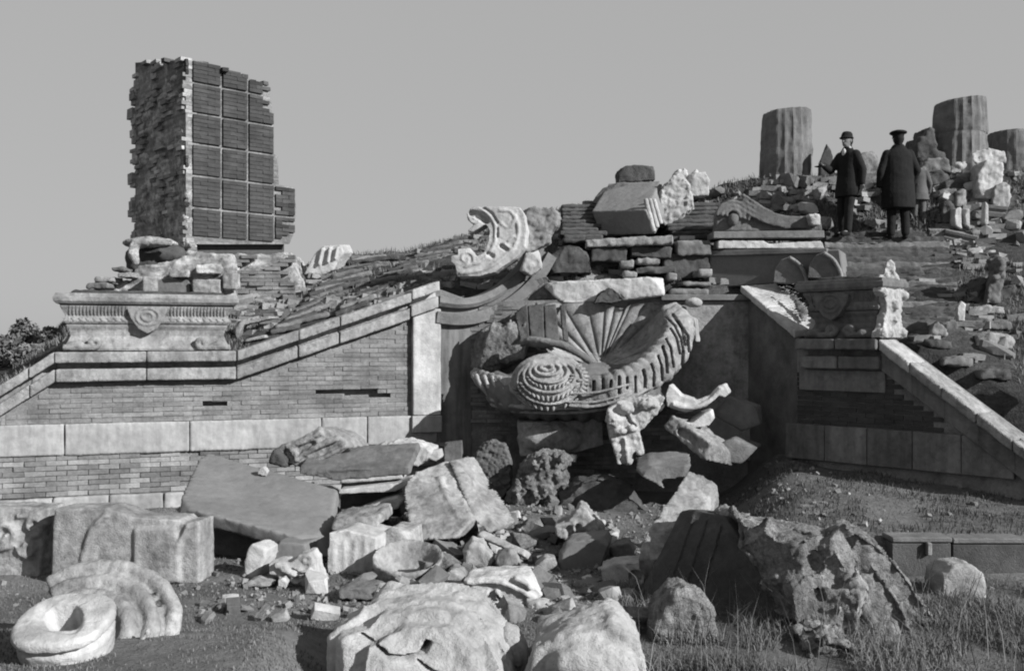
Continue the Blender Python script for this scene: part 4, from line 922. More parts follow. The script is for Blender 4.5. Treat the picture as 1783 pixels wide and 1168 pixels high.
props(carve('spiky_rock', bm, M['rock'], None, vox=.02, smooth=1, disp=((.1, .05), (.04, .025))), 'rough spiky eroded rock under the middle of the shell', 'rock')
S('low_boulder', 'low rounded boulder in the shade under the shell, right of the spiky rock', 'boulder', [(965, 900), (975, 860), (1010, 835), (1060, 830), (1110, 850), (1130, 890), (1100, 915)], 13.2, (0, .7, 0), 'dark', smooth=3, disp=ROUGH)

# big slab and what carries it
S('tilted_slab', 'big smooth grey slab tilted over the blocks in the left foreground', 'stone slab', [(308, 880, 10.35), (572, 948, 10.1), (587, 852, 11.7), (470, 818, 12.0), (362, 789, 12.4), (345, 800, 12.2)], 11, (.02, .05, -.17), 'slab', vox=.024, smooth=2, disp=((.5, .02), (.12, .008)))
S('white_chip', 'small white chip lying on the top edge of the big tilted slab', 'stone', [(448, 826), (450, 815), (460, 812), (467, 820), (463, 829)], 11.75, (0, .08, 0), 'marble_clean', vox=.01, smooth=2, disp=((.05, .01),))
S('relief_block', 'wide pale block with two curved raised mouldings, lower left', 'stone block', [(92, 886), (185, 884), (232, 900), (310, 905), (318, 912), (346, 908), (347, 1016), (240, 1022), (88, 1018)], 9.45, (.03, .38, .0), 'marble', vox=.02, smooth=1,
  ridges=[([(184, 896, 9.42), (163, 916, 9.42), (150, 948, 9.43), (142, 978, 9.44)], .022), ([(327, 915, 9.42), (312, 945, 9.42), (304, 972, 9.43), (298, 992, 9.44)], .022)],
  extra=[([(232, 922, 9.41), (304, 920, 9.41), (312, 1014, 9.41), (232, 1016, 9.41)], (0, .1, 0))], disp=((.3, .016), (.07, .006)))
S('carved_block', 'carved scroll panel standing at the left edge behind the wide pale block', 'carved stone', [(-60, 882), (88, 884), (74, 960), (66, 1026), (-60, 1030)], 9.75, (0, .35, 0), 'marble', vox=.018, ridges=[(spiral(58, 915, 9.73, 4, 18, 1.3), .03), (spiral(48, 955, 9.73, 4, 16, 1.2, 2), .03), ([(30, 900, 9.73), (70, 893, 9.73)], .02), (spiral(5, 930, 9.73, 6, 26, 1.4), .035)], disp=((.2, .015), (.06, .01)))
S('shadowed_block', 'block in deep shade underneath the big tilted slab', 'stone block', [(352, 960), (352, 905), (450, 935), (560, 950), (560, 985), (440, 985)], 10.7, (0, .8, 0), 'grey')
S('scroll_block', 'carved scroll block leaning behind the top of the big tilted slab', 'carved stone', [(474, 800), (486, 776), (520, 762), (555, 742), (572, 748), (598, 762), (608, 778), (560, 806), (530, 814), (505, 808)], 12.6, (.2, .55, -.05), 'marble', vox=.018,
  ridges=[([(500, 780, 12.6), (530, 766, 12.58), (560, 752, 12.58)], .04), ([(515, 800, 12.58), (550, 778, 12.55), (590, 762, 12.55)], .04), (spiral(506, 792, 12.58, 3, 12, 1.3), .03), ([(545, 806, 12.55), (575, 790, 12.55), (604, 776, 12.55)], .03)], cuts=[([(520, 782, 12.55), (545, 772, 12.55)], .03), ([(498, 788, 12.52), (506, 800, 12.52)], .04)], disp=((.12, .025), (.05, .01)))
S('dark_wedge', 'dark crumbling wedge at the left end of the carved scroll block', 'stone', [(466, 806), (472, 786), (482, 780), (498, 800), (500, 816)], 12.5, (0, .4, 0), 'dark', disp=((.1, .04),))
cor = thing('cornice_block', 'fallen cornice block with dark and light mouldings, right of the big tilted slab', 'cornice stone', P(650, 900, 11.7))
bm = bmesh.new(); poly_prism(bm, [P(520, 812, 12.3), P(600, 818, 12.1), P(712, 812, 12.1), P(715, 826, 12.1), P(600, 836, 12.1), P(592, 838, 12.1), P(520, 826, 12.2)], (.05, .9, .22)); carve('top_slab', bm, M['grey'], cor, vox=.022, disp=((.2, .015), (.07, .006)))
for k, (q, oo, m_) in enumerate((([(592, 836, 12.1), (700, 826, 12.1), (702, 834, 12.1), (592, 842, 12.1)], .5, 'marble_clean'), ([(594, 840, 12.2), (690, 834, 12.2), (690, 848, 12.2), (594, 852, 12.2)], .5, 'grey'), ([(590, 852, 11.95), (682, 842, 11.95), (712, 834, 11.95), (712, 844, 11.95), (686, 856, 11.95), (590, 860, 11.95)], .5, 'marble_clean'), ([(592, 862, 12.25), (690, 854, 12.25), (700, 900, 12.25), (592, 896, 12.25)], .4, 'dark'), ([(588, 896, 11.8), (620, 890, 11.75), (665, 872, 11.75), (690, 866, 11.75), (700, 874, 11.75), (692, 886, 11.75), (640, 894, 11.75), (590, 902, 11.8)], .45, 'marble_clean'))):
    bm = bmesh.new(); poly_prism(bm, pts3(q, 12), (.02, oo, 0)); carve('moulding', bm, M[m_], cor, vox=.016, smooth=1, disp=((.12, .008),))
S('pale_rubble_block', 'pale broken block in front of the plinth, right of the carved scroll block', 'stone block', [(665, 795), (672, 772), (690, 766), (720, 770), (752, 782), (742, 800), (728, 812), (700, 806)], 13.2, (.1, .4, 0), 'marble_clean', vox=.02, disp=((.15, .04), (.05, .012)))
S('small_pale_stone', 'small pale stone touching the plinth at the corner pilaster', 'stone', [(742, 798), (750, 784), (768, 782), (772, 796), (758, 804)], 13.3, (0, .25, 0), 'marble_clean', vox=.016)
S('small_stone', 'small flat stone against the plinth between two pale blocks', 'stone', [(612, 800), (622, 780), (650, 778), (662, 795), (655, 806)], 13.4, (0, .3, 0), 'marble', vox=.02)
S('leaning_slab', 'broad pale slab leaning upright in the middle of the heap', 'stone slab', [(700, 852, 11.5), (722, 822, 11.9), (780, 800, 12.1), (800, 850, 11.6), (822, 905, 11.0), (790, 938, 10.7), (722, 940, 10.8), (708, 900, 11.1)], 11.4, (.1, .28, -.02), 'marble', vox=.02, ridges=[([(765, 830, 11.8), (780, 870, 11.4), (800, 905, 11.05)], .035)], disp=((.4, .03), (.08, .01)))
S('leaning_slab', 'narrow ridged slab leaning behind the right side of the broad pale slab', 'stone slab', [(780, 802, 12.0), (796, 800, 12.0), (826, 850, 11.7), (868, 915, 11.1), (850, 930, 11.0), (822, 905, 11.1)], 11.4, (.22, .3, 0), 'marble', vox=.02, ridges=[([(795, 806, 11.98), (830, 862, 11.58), (858, 915, 11.08)], .04)], disp=((.3, .02), (.07, .01)))
S('fluted_drum', 'pale squared drum with worn fluting in front of the big tilted slab', 'stone block', [(572, 928), (600, 922), (655, 936), (652, 1002), (600, 1010), (568, 1008)], 9.9, (.12, .6, .0), 'marble_clean', vox=.018, ridges=[([(582, 940, 9.9), (580, 1000, 9.9)], .014), ([(600, 940, 9.9), (600, 1004, 9.9)], .014), ([(618, 940, 9.9), (616, 1004, 9.9)], .014), ([(636, 940, 9.9), (634, 1000, 9.9)], .014)], disp=((.25, .015), (.06, .007)))
S('worn_block', 'worn block butted against the right side of the pale fluted drum', 'stone block', [(654, 1000), (656, 932), (676, 920), (712, 926), (716, 960), (705, 985)], 10.2, (.1, .5, 0), 'marble', vox=.02)
S('flat_carved_stone', 'flat carved stone on top of the fluted drum', 'carved stone', [(566, 925), (572, 908), (620, 900), (664, 896), (666, 914), (650, 922), (600, 922)], 10.3, (.05, .5, .05), 'marble', vox=.02, disp=((.12, .03), (.05, .01)))
# broken basin
bm = bmesh.new(); c = P(708, 1022, 9.55)
prof = [(.05, .02), (.20, .02), (.31, .12), (.36, .25), (.35, .27), (.31, .25), (.26, .14), (.16, .08), (.02, .07)]
rings = []
for r_, z in prof:
    rings.append([Vector((c.x + r_ * math.cos(q), c.y + r_ * .95 * math.sin(q) + .1, c.z + z * 1.1 + .10 * math.sin(q) * r_ / .36)) for q in [i * 6.2832 / 40 for i in range(40)]])
loft(bm, rings); props(carve('broken_basin', bm, M['marble'], None, vox=.016, smooth=1, disp=((.2, .02), (.05, .006))), 'shallow round stone basin tipped forward beside the fluted drum', 'basin')
S('small_post', 'small pale stone leaning in the shadow under the big tilted slab', 'stone', [(420, 1008), (428, 958), (438, 944), (465, 950), (462, 970), (446, 1010), (432, 1016)], 9.7, (.08, .22, 0), 'marble_clean', vox=.016)
S('grey_wedge', 'grey wedge stone behind the small carved curl, under the slab', 'stone', [(462, 985), (470, 948), (480, 942), (530, 946), (540, 985), (500, 1005)], 9.95, (.1, .4, 0), 'slab', vox=.02)
S('carved_curl', 'pale carved leaf curl lying in front of the small leaning stone', 'carved stone', [(468, 1000), (466, 982), (482, 978), (505, 980), (520, 966), (540, 962), (548, 975), (552, 998), (562, 1018), (540, 1024), (515, 1018), (500, 1026), (485, 1014), (484, 1002)], 9.45, (.02, .28, 0), 'marble_clean', vox=.014, ridges=[(spiral(535, 975, 9.45, 3, 10, 1.2), .022), ([(490, 990, 9.43), (515, 1000, 9.42), (540, 996, 9.42), (555, 1014, 9.43)], .03), ([(478, 984, 9.43), (498, 986, 9.43)], .03), ([(505, 1008, 9.43), (520, 1016, 9.43)], .025)], cuts=[([(508, 994, 9.42), (524, 1002, 9.42), (536, 1000, 9.42)], .022)], disp=((.08, .015),))
S('round_pebble', 'small round stone at the foot of the carved leaf curl', 'stone', [(484, 1022), (482, 1008), (494, 1004), (502, 1014), (498, 1026)], 9.3, (0, .12, 0), 'marble_clean', vox=.012)
S('white_bar', 'narrow white bar stone lying diagonally near the centre', 'stone', [(830, 932, 10.6), (840, 922, 10.7), (918, 958, 10.2), (912, 968, 10.1)], 10.5, (.05, .14, -.07), 'marble_clean', vox=.014, disp=((.1, .008),))
S('pale_boulder', 'small pale boulder left of the white bar', 'boulder', [(808, 985), (806, 960), (822, 944), (842, 948), (862, 975), (850, 992)], 10.2, (0, .35, 0), 'marble_clean', smooth=2, vox=.018, disp=((.15, .03), (.05, .01)))
S('pale_boulder', 'small pale boulder under the right end of the white bar', 'boulder', [(862, 985), (866, 966), (890, 958), (908, 970), (904, 990), (880, 996)], 10.1, (0, .3, 0), 'marble', smooth=2, vox=.018, disp=((.15, .03), (.05, .01)))
S('leaf_capital', 'pale carved leaf capital lying near the centre of the foreground', 'carved stone', [(850, 1040), (902, 1040), (912, 1060), (912, 1076), (846, 1088), (840, 1064)], 8.75, (.06, .4, 0), 'marble_clean', vox=.014, smooth=1,
  extra=[([(806, 1024), (808, 1008), (850, 1003), (902, 1000), (922, 1004), (930, 1020), (946, 1036), (928, 1050), (890, 1052), (868, 1040), (852, 1036), (836, 1040), (820, 1034)], (.05, .42, 0))],
  ridges=[([(812, 1014, 8.74), (850, 1012, 8.72), (880, 1016, 8.72), (905, 1028, 8.72), (932, 1042, 8.74)], .024), ([(862, 1026, 8.72), (872, 1040, 8.70), (892, 1049, 8.70), (925, 1050, 8.72)], .026), ([(820, 1028, 8.74), (835, 1034, 8.73), (850, 1032, 8.73)], .022), ([(895, 1006, 8.72), (915, 1014, 8.72), (925, 1026, 8.72)], .022)],
  cuts=[([(846, 1077), (878, 1070), (912, 1062)], 2.5, .4), ([(866, 1038), (874, 1050), (892, 1057), (908, 1056)], 3, .4)], disp=((.15, .02), (.05, .008)))
S('broken_stone', 'grey broken stone with a peaked top in front of the dark shade', 'stone', [(968, 935), (966, 915), (992, 905), (1010, 880), (1018, 884), (1034, 905), (1052, 918), (1050, 938), (1010, 950)], 10.9, (.05, .4, 0), 'marble', vox=.018, cuts=[([(990, 922, 10.9), (994, 930, 10.9)], .04), ([(1006, 918, 10.9), (1012, 930, 10.9)], .035)], disp=((.1, .03), (.05, .015)))
S('sloping_block', 'grey sloping block under the peaked broken stone', 'stone block', [(968, 1012), (972, 960), (985, 944), (1052, 935), (1060, 950), (1048, 985), (1030, 1012)], 10.2, (.1, .5, 0), 'slab', vox=.02)
S('small_round_stone', 'pale rounded stone beside a dark hollow, left of the grey sloping block', 'stone', [(930, 1002), (932, 985), (950, 970), (968, 972), (970, 985), (950, 1002)], 10.1, (0, .25, 0), 'marble', smooth=2, vox=.018)
S('holed_block', 'pale squared stone with a round black hole', 'stone block', [(1046, 990, 9.4), (1068, 982, 9.4), (1100, 980, 9.3), (1130, 977, 9.3), (1124, 1032, 9.3), (1088, 1036, 9.3), (1052, 1030, 9.4)], 9.35, (.05, .35, 0), 'marble_clean', vox=.013, cuts=[([(1107, 1007, 9.2), (1107, 1004, 9.6)], .056)], disp=((.2, .012), (.05, .005)))
S('upright_stone', 'pale upright stone right below the block with the round hole', 'stone block', [(1076, 1036), (1106, 1034), (1112, 1092), (1090, 1096)], 8.7, (.04, .25, 0), 'marble', vox=.016)
S('thin_plate', 'thin pale plate standing beside the upright stone', 'stone', [(1066, 1036), (1072, 1034), (1084, 1090), (1076, 1092)], 8.75, (.01, .2, 0), 'marble_clean', vox=.012, disp=((.1, .004),))
S('flat_grey_stone', 'flat grey stone in front of the sloping block', 'stone', [(968, 1042, 9.3), (1048, 1040, 9.2), (1068, 1052, 9.0), (1060, 1062, 8.9), (925, 1062, 8.9), (945, 1050, 9.1)], 9, (.02, .42, .10), 'slab', vox=.02)
S('notched_block', 'pale notched block partly sunk in grass near the centre bottom', 'stone block', [(912, 1052), (960, 1058), (1064, 1058), (1070, 1092), (1040, 1096), (1020, 1078), (1004, 1096), (960, 1096), (950, 1078), (918, 1070)], 8.5, (.03, .4, 0), 'marble_clean', vox=.016, disp=((.15, .02), (.05, .01)))
S('dark_hollow_stone', 'dark hollow stone beside the pale leaf capital', 'stone', [(908, 1090), (910, 1060), (935, 1058), (958, 1075), (955, 1096)], 8.55, (0, .3, 0), 'dark', vox=.018)

# foreground boulders
S('foreground_boulder', 'large pale boulder with a dark crack at the bottom centre', 'boulder', [(562, 1230, 6.45), (563, 1112, 6.5), (590, 1090, 6.6), (622, 1074, 6.7), (630, 1054, 6.8), (652, 1041, 6.85), (700, 1046, 6.8), (740, 1041, 6.8), (790, 1047, 6.8), (832, 1064, 6.75), (862, 1098, 6.65), (885, 1140, 6.5), (908, 1230, 6.4)], 6.6, (.05, .5, 0), 'boulder', vox=.014, smooth=2,
  extra=[([(575, 1230, 6.25), (580, 1118, 6.36), (640, 1092, 6.5), (660, 1066, 6.6), (740, 1060, 6.6), (810, 1074, 6.58), (846, 1108, 6.48), (872, 1160, 6.33), (890, 1230, 6.2)], (.02, .35, 0)), ([(620, 1230, 6.12), (640, 1126, 6.28), (700, 1090, 6.42), (790, 1094, 6.42), (835, 1140, 6.3), (850, 1230, 6.12)], (0, .35, 0))], chips=6,
  cuts=[([(630, 1104), (648, 1116), (660, 1128), (672, 1140), (702, 1144), (728, 1138), (740, 1128), (744, 1117)], 4.5, 1), ([(664, 1132), (674, 1142)], 8, 1), ([(738, 1132), (744, 1120)], 10, 1), ([(728, 1150), (748, 1166), (770, 1176)], 3, 1)], disp=((.6, .04), (.22, .03, 'VORONOI'), (.07, .010), (.03, .004)))
S('ribbed_rock', 'small ribbed rock against the right side of the large cracked boulder', 'rock', [(862, 1230), (868, 1110), (880, 1100), (902, 1108), (920, 1140), (925, 1230)], 6.75, (0, .3, 0), 'boulder', vox=.018, smooth=3, ridges=[([(880, 1108, 6.74), (892, 1160, 6.72)], .02), ([(892, 1110, 6.74), (906, 1160, 6.72)], .02)], disp=((.15, .02),))
S('foreground_boulder', 'pale ridged boulder cut off by the bottom edge right of the cracked one', 'boulder', [(905, 1240), (930, 1130), (975, 1112), (1020, 1100), (1066, 1088), (1090, 1100), (1118, 1132), (1140, 1240)], 6.3, (.05, .7, 0), 'boulder', vox=.02, smooth=3, lumps=[(1030, 1160, 0, .3, .2, .2)], disp=((.4, .05), (.12, .02), (.05, .006)))
# volute drum bottom left
vd = thing('volute_stone', 'oval hollowed stone with concentric ridged bands behind it, bottom left corner', 'carved stone', P(130, 1168, 6.5))
til = Matrix.Rotation(R(17), 3, 'X')
def oval(c, rx, ry, z, n=48, pw_=2.6):
    out = []
    for i in range(n):
        q = 6.2832 * i / n; a, b = math.cos(q), math.sin(q)
        out.append(c + til @ Vector((rx * abs(a) ** (2 / pw_) * (1 if a > 0 else -1), ry * abs(b) ** (2 / pw_) * (1 if b > 0 else -1), z)))
    return out
c = P(112, 1078, 6.3)
bm = bmesh.new(); loft(bm, [oval(c, .20, .19, -.5), oval(c, .26, .25, -.3), oval(c, .285, .29, -.10), oval(c, .255, .26, -.075), oval(c, .26, .265, -.055), oval(c, .30, .31, -.045), oval(c, .30, .31, .0), oval(c, .28, .29, .02)])
carve('oval_drum', bm, M['marble_clean'], vd, vox=.012, smooth=1, disp=((.2, .012), (.05, .004)), dents=[([(94, 1072), (124, 1070)], 30, .15, (.15, .35, -.9)), ([(86, 1072), (120, 1078)], 44, .03, (0, .3, -1))])
bm = bmesh.new(); c2 = P(150, 1120, 6.75)
for k, (rx, zz) in enumerate(((.34, .10), (.46, .06), (.58, .0))):
    tube(bm, [c2 + Vector((-.08, .12 * k, 0)) + Vector((rx * math.cos(q), .25 * math.sin(q) + .06, rx * .66 * math.sin(q) + .02)) for q in [R(-80 + 215 * i / 30) for i in range(31)]], .066, 10)
ball(bm, c2 + Vector((-.04, .36, -.08)), .54, .30, .32); ball(bm, c2 + Vector((.02, .20, -.15)), .40, .22, .24)
for k in range(9): ball(bm, c2 + Vector((.17 + .035 * k, -.05, -.30 + .05 * k)), .03, .03, .03, None, 1)
carve('ridged_band', bm, M['marble'], vd, vox=.018, smooth=1, disp=((.15, .02), (.05, .01)))
S('white_chip', 'tiny white chip on the grass right of the ridged oval stone', 'stone', [(282, 1090), (286, 1083), (300, 1080), (292, 1091)], 7.6, (0, .05, 0), 'marble_clean', vox=.007, smooth=1, disp=((.05, .003),))

# right foreground: leaning beam, dark fluted block, porous rocks
S('leaning_beam', 'pale rough beam leaning from the heap up to the right', 'stone beam', [(1107, 952, 9.2), (1198, 818, 10.5), (1252, 830, 10.4), (1245, 848, 10.35), (1172, 978, 9.1), (1162, 976, 9.1)], 9.8, (.05, .15, -.34), 'marble', vox=.02, smooth=1, disp=((.2, .03), (.06, .015)))
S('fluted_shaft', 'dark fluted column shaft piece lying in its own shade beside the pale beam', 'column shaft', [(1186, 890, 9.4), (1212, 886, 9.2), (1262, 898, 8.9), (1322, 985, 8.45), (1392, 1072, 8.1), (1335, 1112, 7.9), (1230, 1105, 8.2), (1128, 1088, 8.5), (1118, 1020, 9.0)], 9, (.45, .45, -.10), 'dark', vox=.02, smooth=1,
  cuts=[([(1206, 900), (1190, 945), (1150, 1060)], 2.2, -.22), ([(1230, 905), (1210, 965), (1178, 1075)], 2.2, -.22), ([(1254, 915), (1234, 985), (1205, 1090)], 2.2, -.22), ([(1268, 925), (1325, 1000), (1378, 1068)], 2.2, -.22)], disp=((.3, .02), (.07, .008)))
S('broken_capital', 'broken pale lump on the top end of the dark fluted shaft', 'carved stone', [(1252, 925), (1255, 892), (1272, 884), (1290, 900), (1292, 925), (1275, 938)], 8.95, (0, .25, 0), 'marble', vox=.014, disp=((.07, .04), (.03, .015)))
bm = bmesh.new()
poly_prism(bm, pts3([(1285, 905), (1330, 922), (1400, 932), (1470, 946), (1500, 1000), (1500, 1100), (1450, 1170), (1385, 1150), (1345, 1060), (1300, 960)], 8.15), (.1, .8, 0)); chip(bm, 5)
for a, b, dy, r_ in ((1330, 945, 0, .2), (1385, 960, -.08, .24), (1440, 975, -.1, .24), (1400, 1030, -.15, .26), (1450, 1060, -.2, .26), (1430, 1115, -.25, .24), (1370, 1010, -.1, .2)):
    k_ = bmesh.new(); box(k_, (0, 0, 0), r_ * 1.7, r_ * 1.4, r_ * 1.5, Matrix.Rotation(random.uniform(-.8, .8), 3, 'Y') @ Matrix.Rotation(random.uniform(-.8, .8), 3, 'Z')); chip(k_, 5, .75, .95)
    bmesh.ops.translate(k_, vec=P(a, b, 8.15 + dy), verts=k_.verts[:]); tm_ = bpy.data.meshes.new('t'); k_.to_mesh(tm_); k_.free(); bm.from_mesh(tm_); bpy.data.meshes.remove(tm_)
CRAG = ((.5, .05), (.32, .06, 'VORONOI'), (.13, .028, 'VORONOI'), (.06, .016), (.03, .008))
props(carve('craggy_rock', bm, M['rock'], None, vox=.018, smooth=1, disp=CRAG), 'craggy eroded rock right of the dark fluted shaft', 'rock')
S('porous_rock', 'pitted pale rock in the middle of the right foreground crags', 'rock', [(1455, 1085), (1462, 1045), (1480, 1010), (1505, 995), (1528, 1010), (1520, 1050), (1500, 1082), (1478, 1100)], 7.75, (0, .5, 0), 'marble', vox=.015, smooth=1, disp=((.2, .04), (.14, .05, 'VORONOI'), (.05, .015)), chips=5)
S('sloping_rock', 'big grey ridged rock sloping down to the right behind the crags', 'rock', [(1440, 1180), (1440, 975), (1462, 940), (1492, 924), (1522, 938), (1560, 970), (1602, 1018), (1640, 1085), (1655, 1180)], 8.1, (.1, .7, 0), 'rock', vox=.02, smooth=2, extra=[([(1470, 1180, 7.8), (1490, 1010, 7.9), (1530, 985, 7.95), (1580, 1050, 7.85), (1610, 1180, 7.7)], (0, .5, 0))], chips=5, disp=((.5, .06), (.3, .07, 'VORONOI'), (.12, .03, 'VORONOI'), (.05, .01)))
S('low_crag', 'low broken crag at the lower right among dry weeds', 'rock', [(1410, 1200), (1400, 1130), (1430, 1105), (1480, 1115), (1520, 1140), (1560, 1200)], 7.2, (0, .5, 0), 'rock', vox=.02, smooth=1, disp=VR)
S('wrapped_rock', 'rounded rock tangled in dry weeds below the dark fluted shaft', 'rock', [(1135, 1130), (1140, 1070), (1165, 1035), (1195, 1022), (1225, 1035), (1245, 1070), (1250, 1120), (1200, 1140)], 7.6, (0, .4, 0), 'rock', vox=.018, smooth=2, disp=((.2, .05), (.07, .03)))
S('pale_boulder', 'pale rounded boulder in front of the basin kerb near the right edge', 'boulder', [(1640, 1045), (1642, 1000), (1662, 986), (1695, 984), (1716, 1002), (1725, 1045)], 8.9, (0, .4, 0), 'boulder', vox=.02, smooth=3, disp=((.2, .03), (.06, .01)))
S('small_headstone', 'small rounded upright stone in the shaded grass before the right wing', 'stone', [(1528, 868), (1530, 846), (1540, 836), (1556, 834), (1562, 868)], 12.6, (0, .2, 0), 'grey', vox=.014)
S('white_chip', 'tiny bright chip in the shaded grass left of the small upright stone', 'stone', [(1426, 858), (1427, 850), (1431, 848), (1434, 858)], 12.4, (0, .05, 0), 'marble_clean', vox=.008, smooth=1, disp=((.04, .003),))
S('grey_stone', 'low grey stone in the grass above the basin kerb', 'stone', [(1690, 918), (1698, 904), (1718, 903), (1724, 920)], 10.6, (0, .2, 0), 'grey', vox=.014)
# nameless lumps in the court, each singled out by where it lies
more = [((735, 968, 40, 30), 'grey stone between the tipped basin and the broad pale slab'), ((772, 990, 36, 24), 'low stone right of the tipped basin'), ((580, 1022, 90, 22), 'long low stone in front of the fluted drum'), ((755, 1020, 44, 16), 'flat stone left of the pale leaf capital'), ((905, 905, 40, 26), 'dusty stone in front of the spiky rock'), ((870, 895, 30, 26), 'small dusty stone below the round topped relief slab'), ((1060, 945, 46, 26), 'shaded stone beneath the foot of the leaning beam'), ((715, 905, 26, 22), 'small dark stone between the cornice block and the broad slab'), ((890, 1000, 40, 14), 'thin stone behind the pale leaf capital'), ((940, 1095, 50, 16), 'flat stone sunk in the grass behind the bottom boulder'), ((1560, 890, 26, 12), 'half buried stone in the shaded grass'), ((420, 1012, 50, 12), 'flat stone at the foot of the small leaning stone'), ((655, 770, 14, 24), 'dark narrow stone standing against the plinth')]
for (a, b, c_, d), lb in more:
    Y = max(8.3, min(13.4, Yg(b + d, .06)))
    S('fallen_stone', lb, 'stone', [(a, b + d), (a + 3, b + d * .4), (a + c_ * .35, b + random.uniform(0, 3)), (a + c_ * .8, b + random.uniform(0, 5)), (a + c_, b + d * .6), (a + c_ * .95, b + d)], Y, (.03, .3, 0), random.choice(('marble', 'grey', 'marble')), vox=.018, smooth=3, disp=((.12, .03), (.05, .01)), group='stones scattered in the court')

# ------------------------------------------------------------------ people on the steps
def cap(bm, a, b, ra, rb, n=12, ky=1.0):
    a, b = Vector(a), Vector(b); ball(bm, a, ra, ra * ky, ra, None, 2); ball(bm, b, rb, rb * ky, rb, None, 2)
    t = (b - a).normalized(); u_ = t.cross(Vector((0, 1, 0)));
    if u_.length < .1: u_ = t.cross(Vector((1, 0, 0)))
    u_.normalize(); v_ = u_.cross(t)
    loft(bm, [[a + (u_ * math.cos(q) + v_ * math.sin(q) * 1.0) * ra for q in [i * 6.2832 / n for i in range(n)]], [b + (u_ * math.cos(q) + v_ * math.sin(q)) * rb for q in [i * 6.2832 / n for i in range(n)]]])
def ov(bm, lv, n=24):
    loft(bm, [[Vector((cx_ + rx * math.cos(q), cy_ + ry * math.sin(q), z)) for q in [i * 6.2832 / n for i in range(n)]] for z, rx, ry, cx_, cy_ in lv])
def hand(bm, w_, d, up=(0, 0, 1)):
    w_ = Vector(w_); d = Vector(d).normalized(); s = d.cross(Vector(up)).normalized(); n_ = s.cross(d)
    ball(bm, w_ + d * .045, .038, .022, .045, d.to_track_quat('Z', 'Y').to_matrix(), 2)
    for k, l_ in enumerate((.065, .075, .07, .055)):
        b0_ = w_ + d * .08 + s * (-.027 + .018 * k); m_ = b0_ + d * l_ * .55 + n_ * .008; cap(bm, b0_, m_, .0095, .009, 6); cap(bm, m_, m_ + d * l_ * .4 + n_ * .02, .009, .007, 6)
    cap(bm, w_ + d * .03 + s * -.03, w_ + d * .075 + s * -.058, .012, .009, 6)
def person(label, foot, rz, hh, pose):
    t = thing('person', label, 'person', foot)
    parts = {}
    for k in ('hair', 'body', 'coat', 'trousers', 'shoes', 'hat', 'collar', 'held'): parts[k] = bmesh.new()
    b = parts['body']
    hx = pose.get('head', (0, 0)); hc = Vector((hx[0], hx[1], 1.64))
    ball(b, hc, .075, .095, .115); ball(b, hc + Vector((0, -.03, -.06)), .052, .065, .06)      # skull, jaw
    cap(b, hc + Vector((0, -.085, .01)), hc + Vector((0, -.112, -.025)), .010, .015, 6)           # nose
    for sx in (-1, 1):
        ball(b, hc + Vector((sx * .078, .005, -.01)), .012, .022, .032, None, 2)                 # ears
        ball(b, hc + Vector((sx * .03, -.085, .012)), .014, .01, .009, None, 2)                  # eyes
    cap(b, hc + Vector((-.02, -.092, -.062)), hc + Vector((.02, -.092, -.062)), .008, .008, 6)     # mouth
    cap(b, hc + Vector((0, .01, -.06)), (0, .0, 1.42), .052, .062)
    ov(b, [(.9, .15, .11, 0, 0), (1.15, .13, .10, 0, 0), (1.35, .17, .11, 0, 0), (1.45, .12, .08, 0, 0)])
    lg = pose['legs']
    for (hip, knee, ank, toe) in lg:
        cap(b, hip, knee, .085, .05); cap(b, knee, ank, .05, .035); cap(b, ank, toe, .035, .03)
        cap(parts['trousers'], hip, knee, .105, .078); cap(parts['trousers'], knee, Vector(ank) + Vector((0, 0, .03)), .078, .068)
        cap(parts['shoes'], Vector(ank) + Vector((0, 0, -.03)), toe, .045, .04); 
    ball(parts['trousers'], (0, 0, .92), .16, .12, .12)
    for (sh_, el, wr, hd) in pose['arms']:
        cap(b, sh_, el, .05, .04); cap(b, el, wr, .038, .027); hand(b, wr, hd)
        cap(parts['coat'], sh_, el, .085, .066); cap(parts['coat'], el, Vector(el).lerp(Vector(wr), .93), .066, .052)
    ov(parts['coat'], pose['coat'])
    ball(parts['hair'], hc + Vector((0, .03, .0)), .082, .085, .105); cap(parts['hair'], hc + Vector((0, .05, -.06)), (0, .04, 1.52), .05, .05)
    cap(parts['collar'], (-.055, -.02, 1.50), (.055, -.02, 1.50), .035, .035); ball(parts['collar'], (0, -.1, 1.42), .04, .03, .08)
    pose['hat'](parts['hat'], hc)
    if pose.get('held'): pose['held'](parts['held'])
    mats = {'hair': 'coat', 'body': 'skin', 'coat': pose.get('mc', 'coat'), 'trousers': pose.get('mt', 'trouser'), 'shoes': 'coat', 'hat': 'coat', 'collar': 'shirt', 'held': 'coat'}
    names = {'hat': pose.get('hatname', 'hat'), 'held': pose.get('heldname', 'bag')}
    rot = Matrix.Translation(Vector(foot)) @ Matrix.Rotation(rz, 4, 'Z') @ Matrix.Scale(hh / 1.76, 4)
    for k, bm in parts.items():
        if not bm.verts: bm.free(); continue
        bmesh.ops.transform(bm, matrix=rot, verts=bm.verts[:])
        carve(names.get(k, k), bm, M[mats[k]], t, vox={'body': .0075, 'collar': .008}.get(k, .011), smooth=2, disp=() if k == 'body' else ((.1, .006),))
    return t
def fedora(bm, hc):
    ov(bm, [(hc.z + .03, .105, .135, hc.x, hc.y - .01), (hc.z + .045, .11, .14, hc.x, hc.y - .01), (hc.z + .055, .095, .115, hc.x, hc.y), (hc.z + .12, .082, .10, hc.x, hc.y), (hc.z + .15, .055, .075, hc.x, hc.y)])
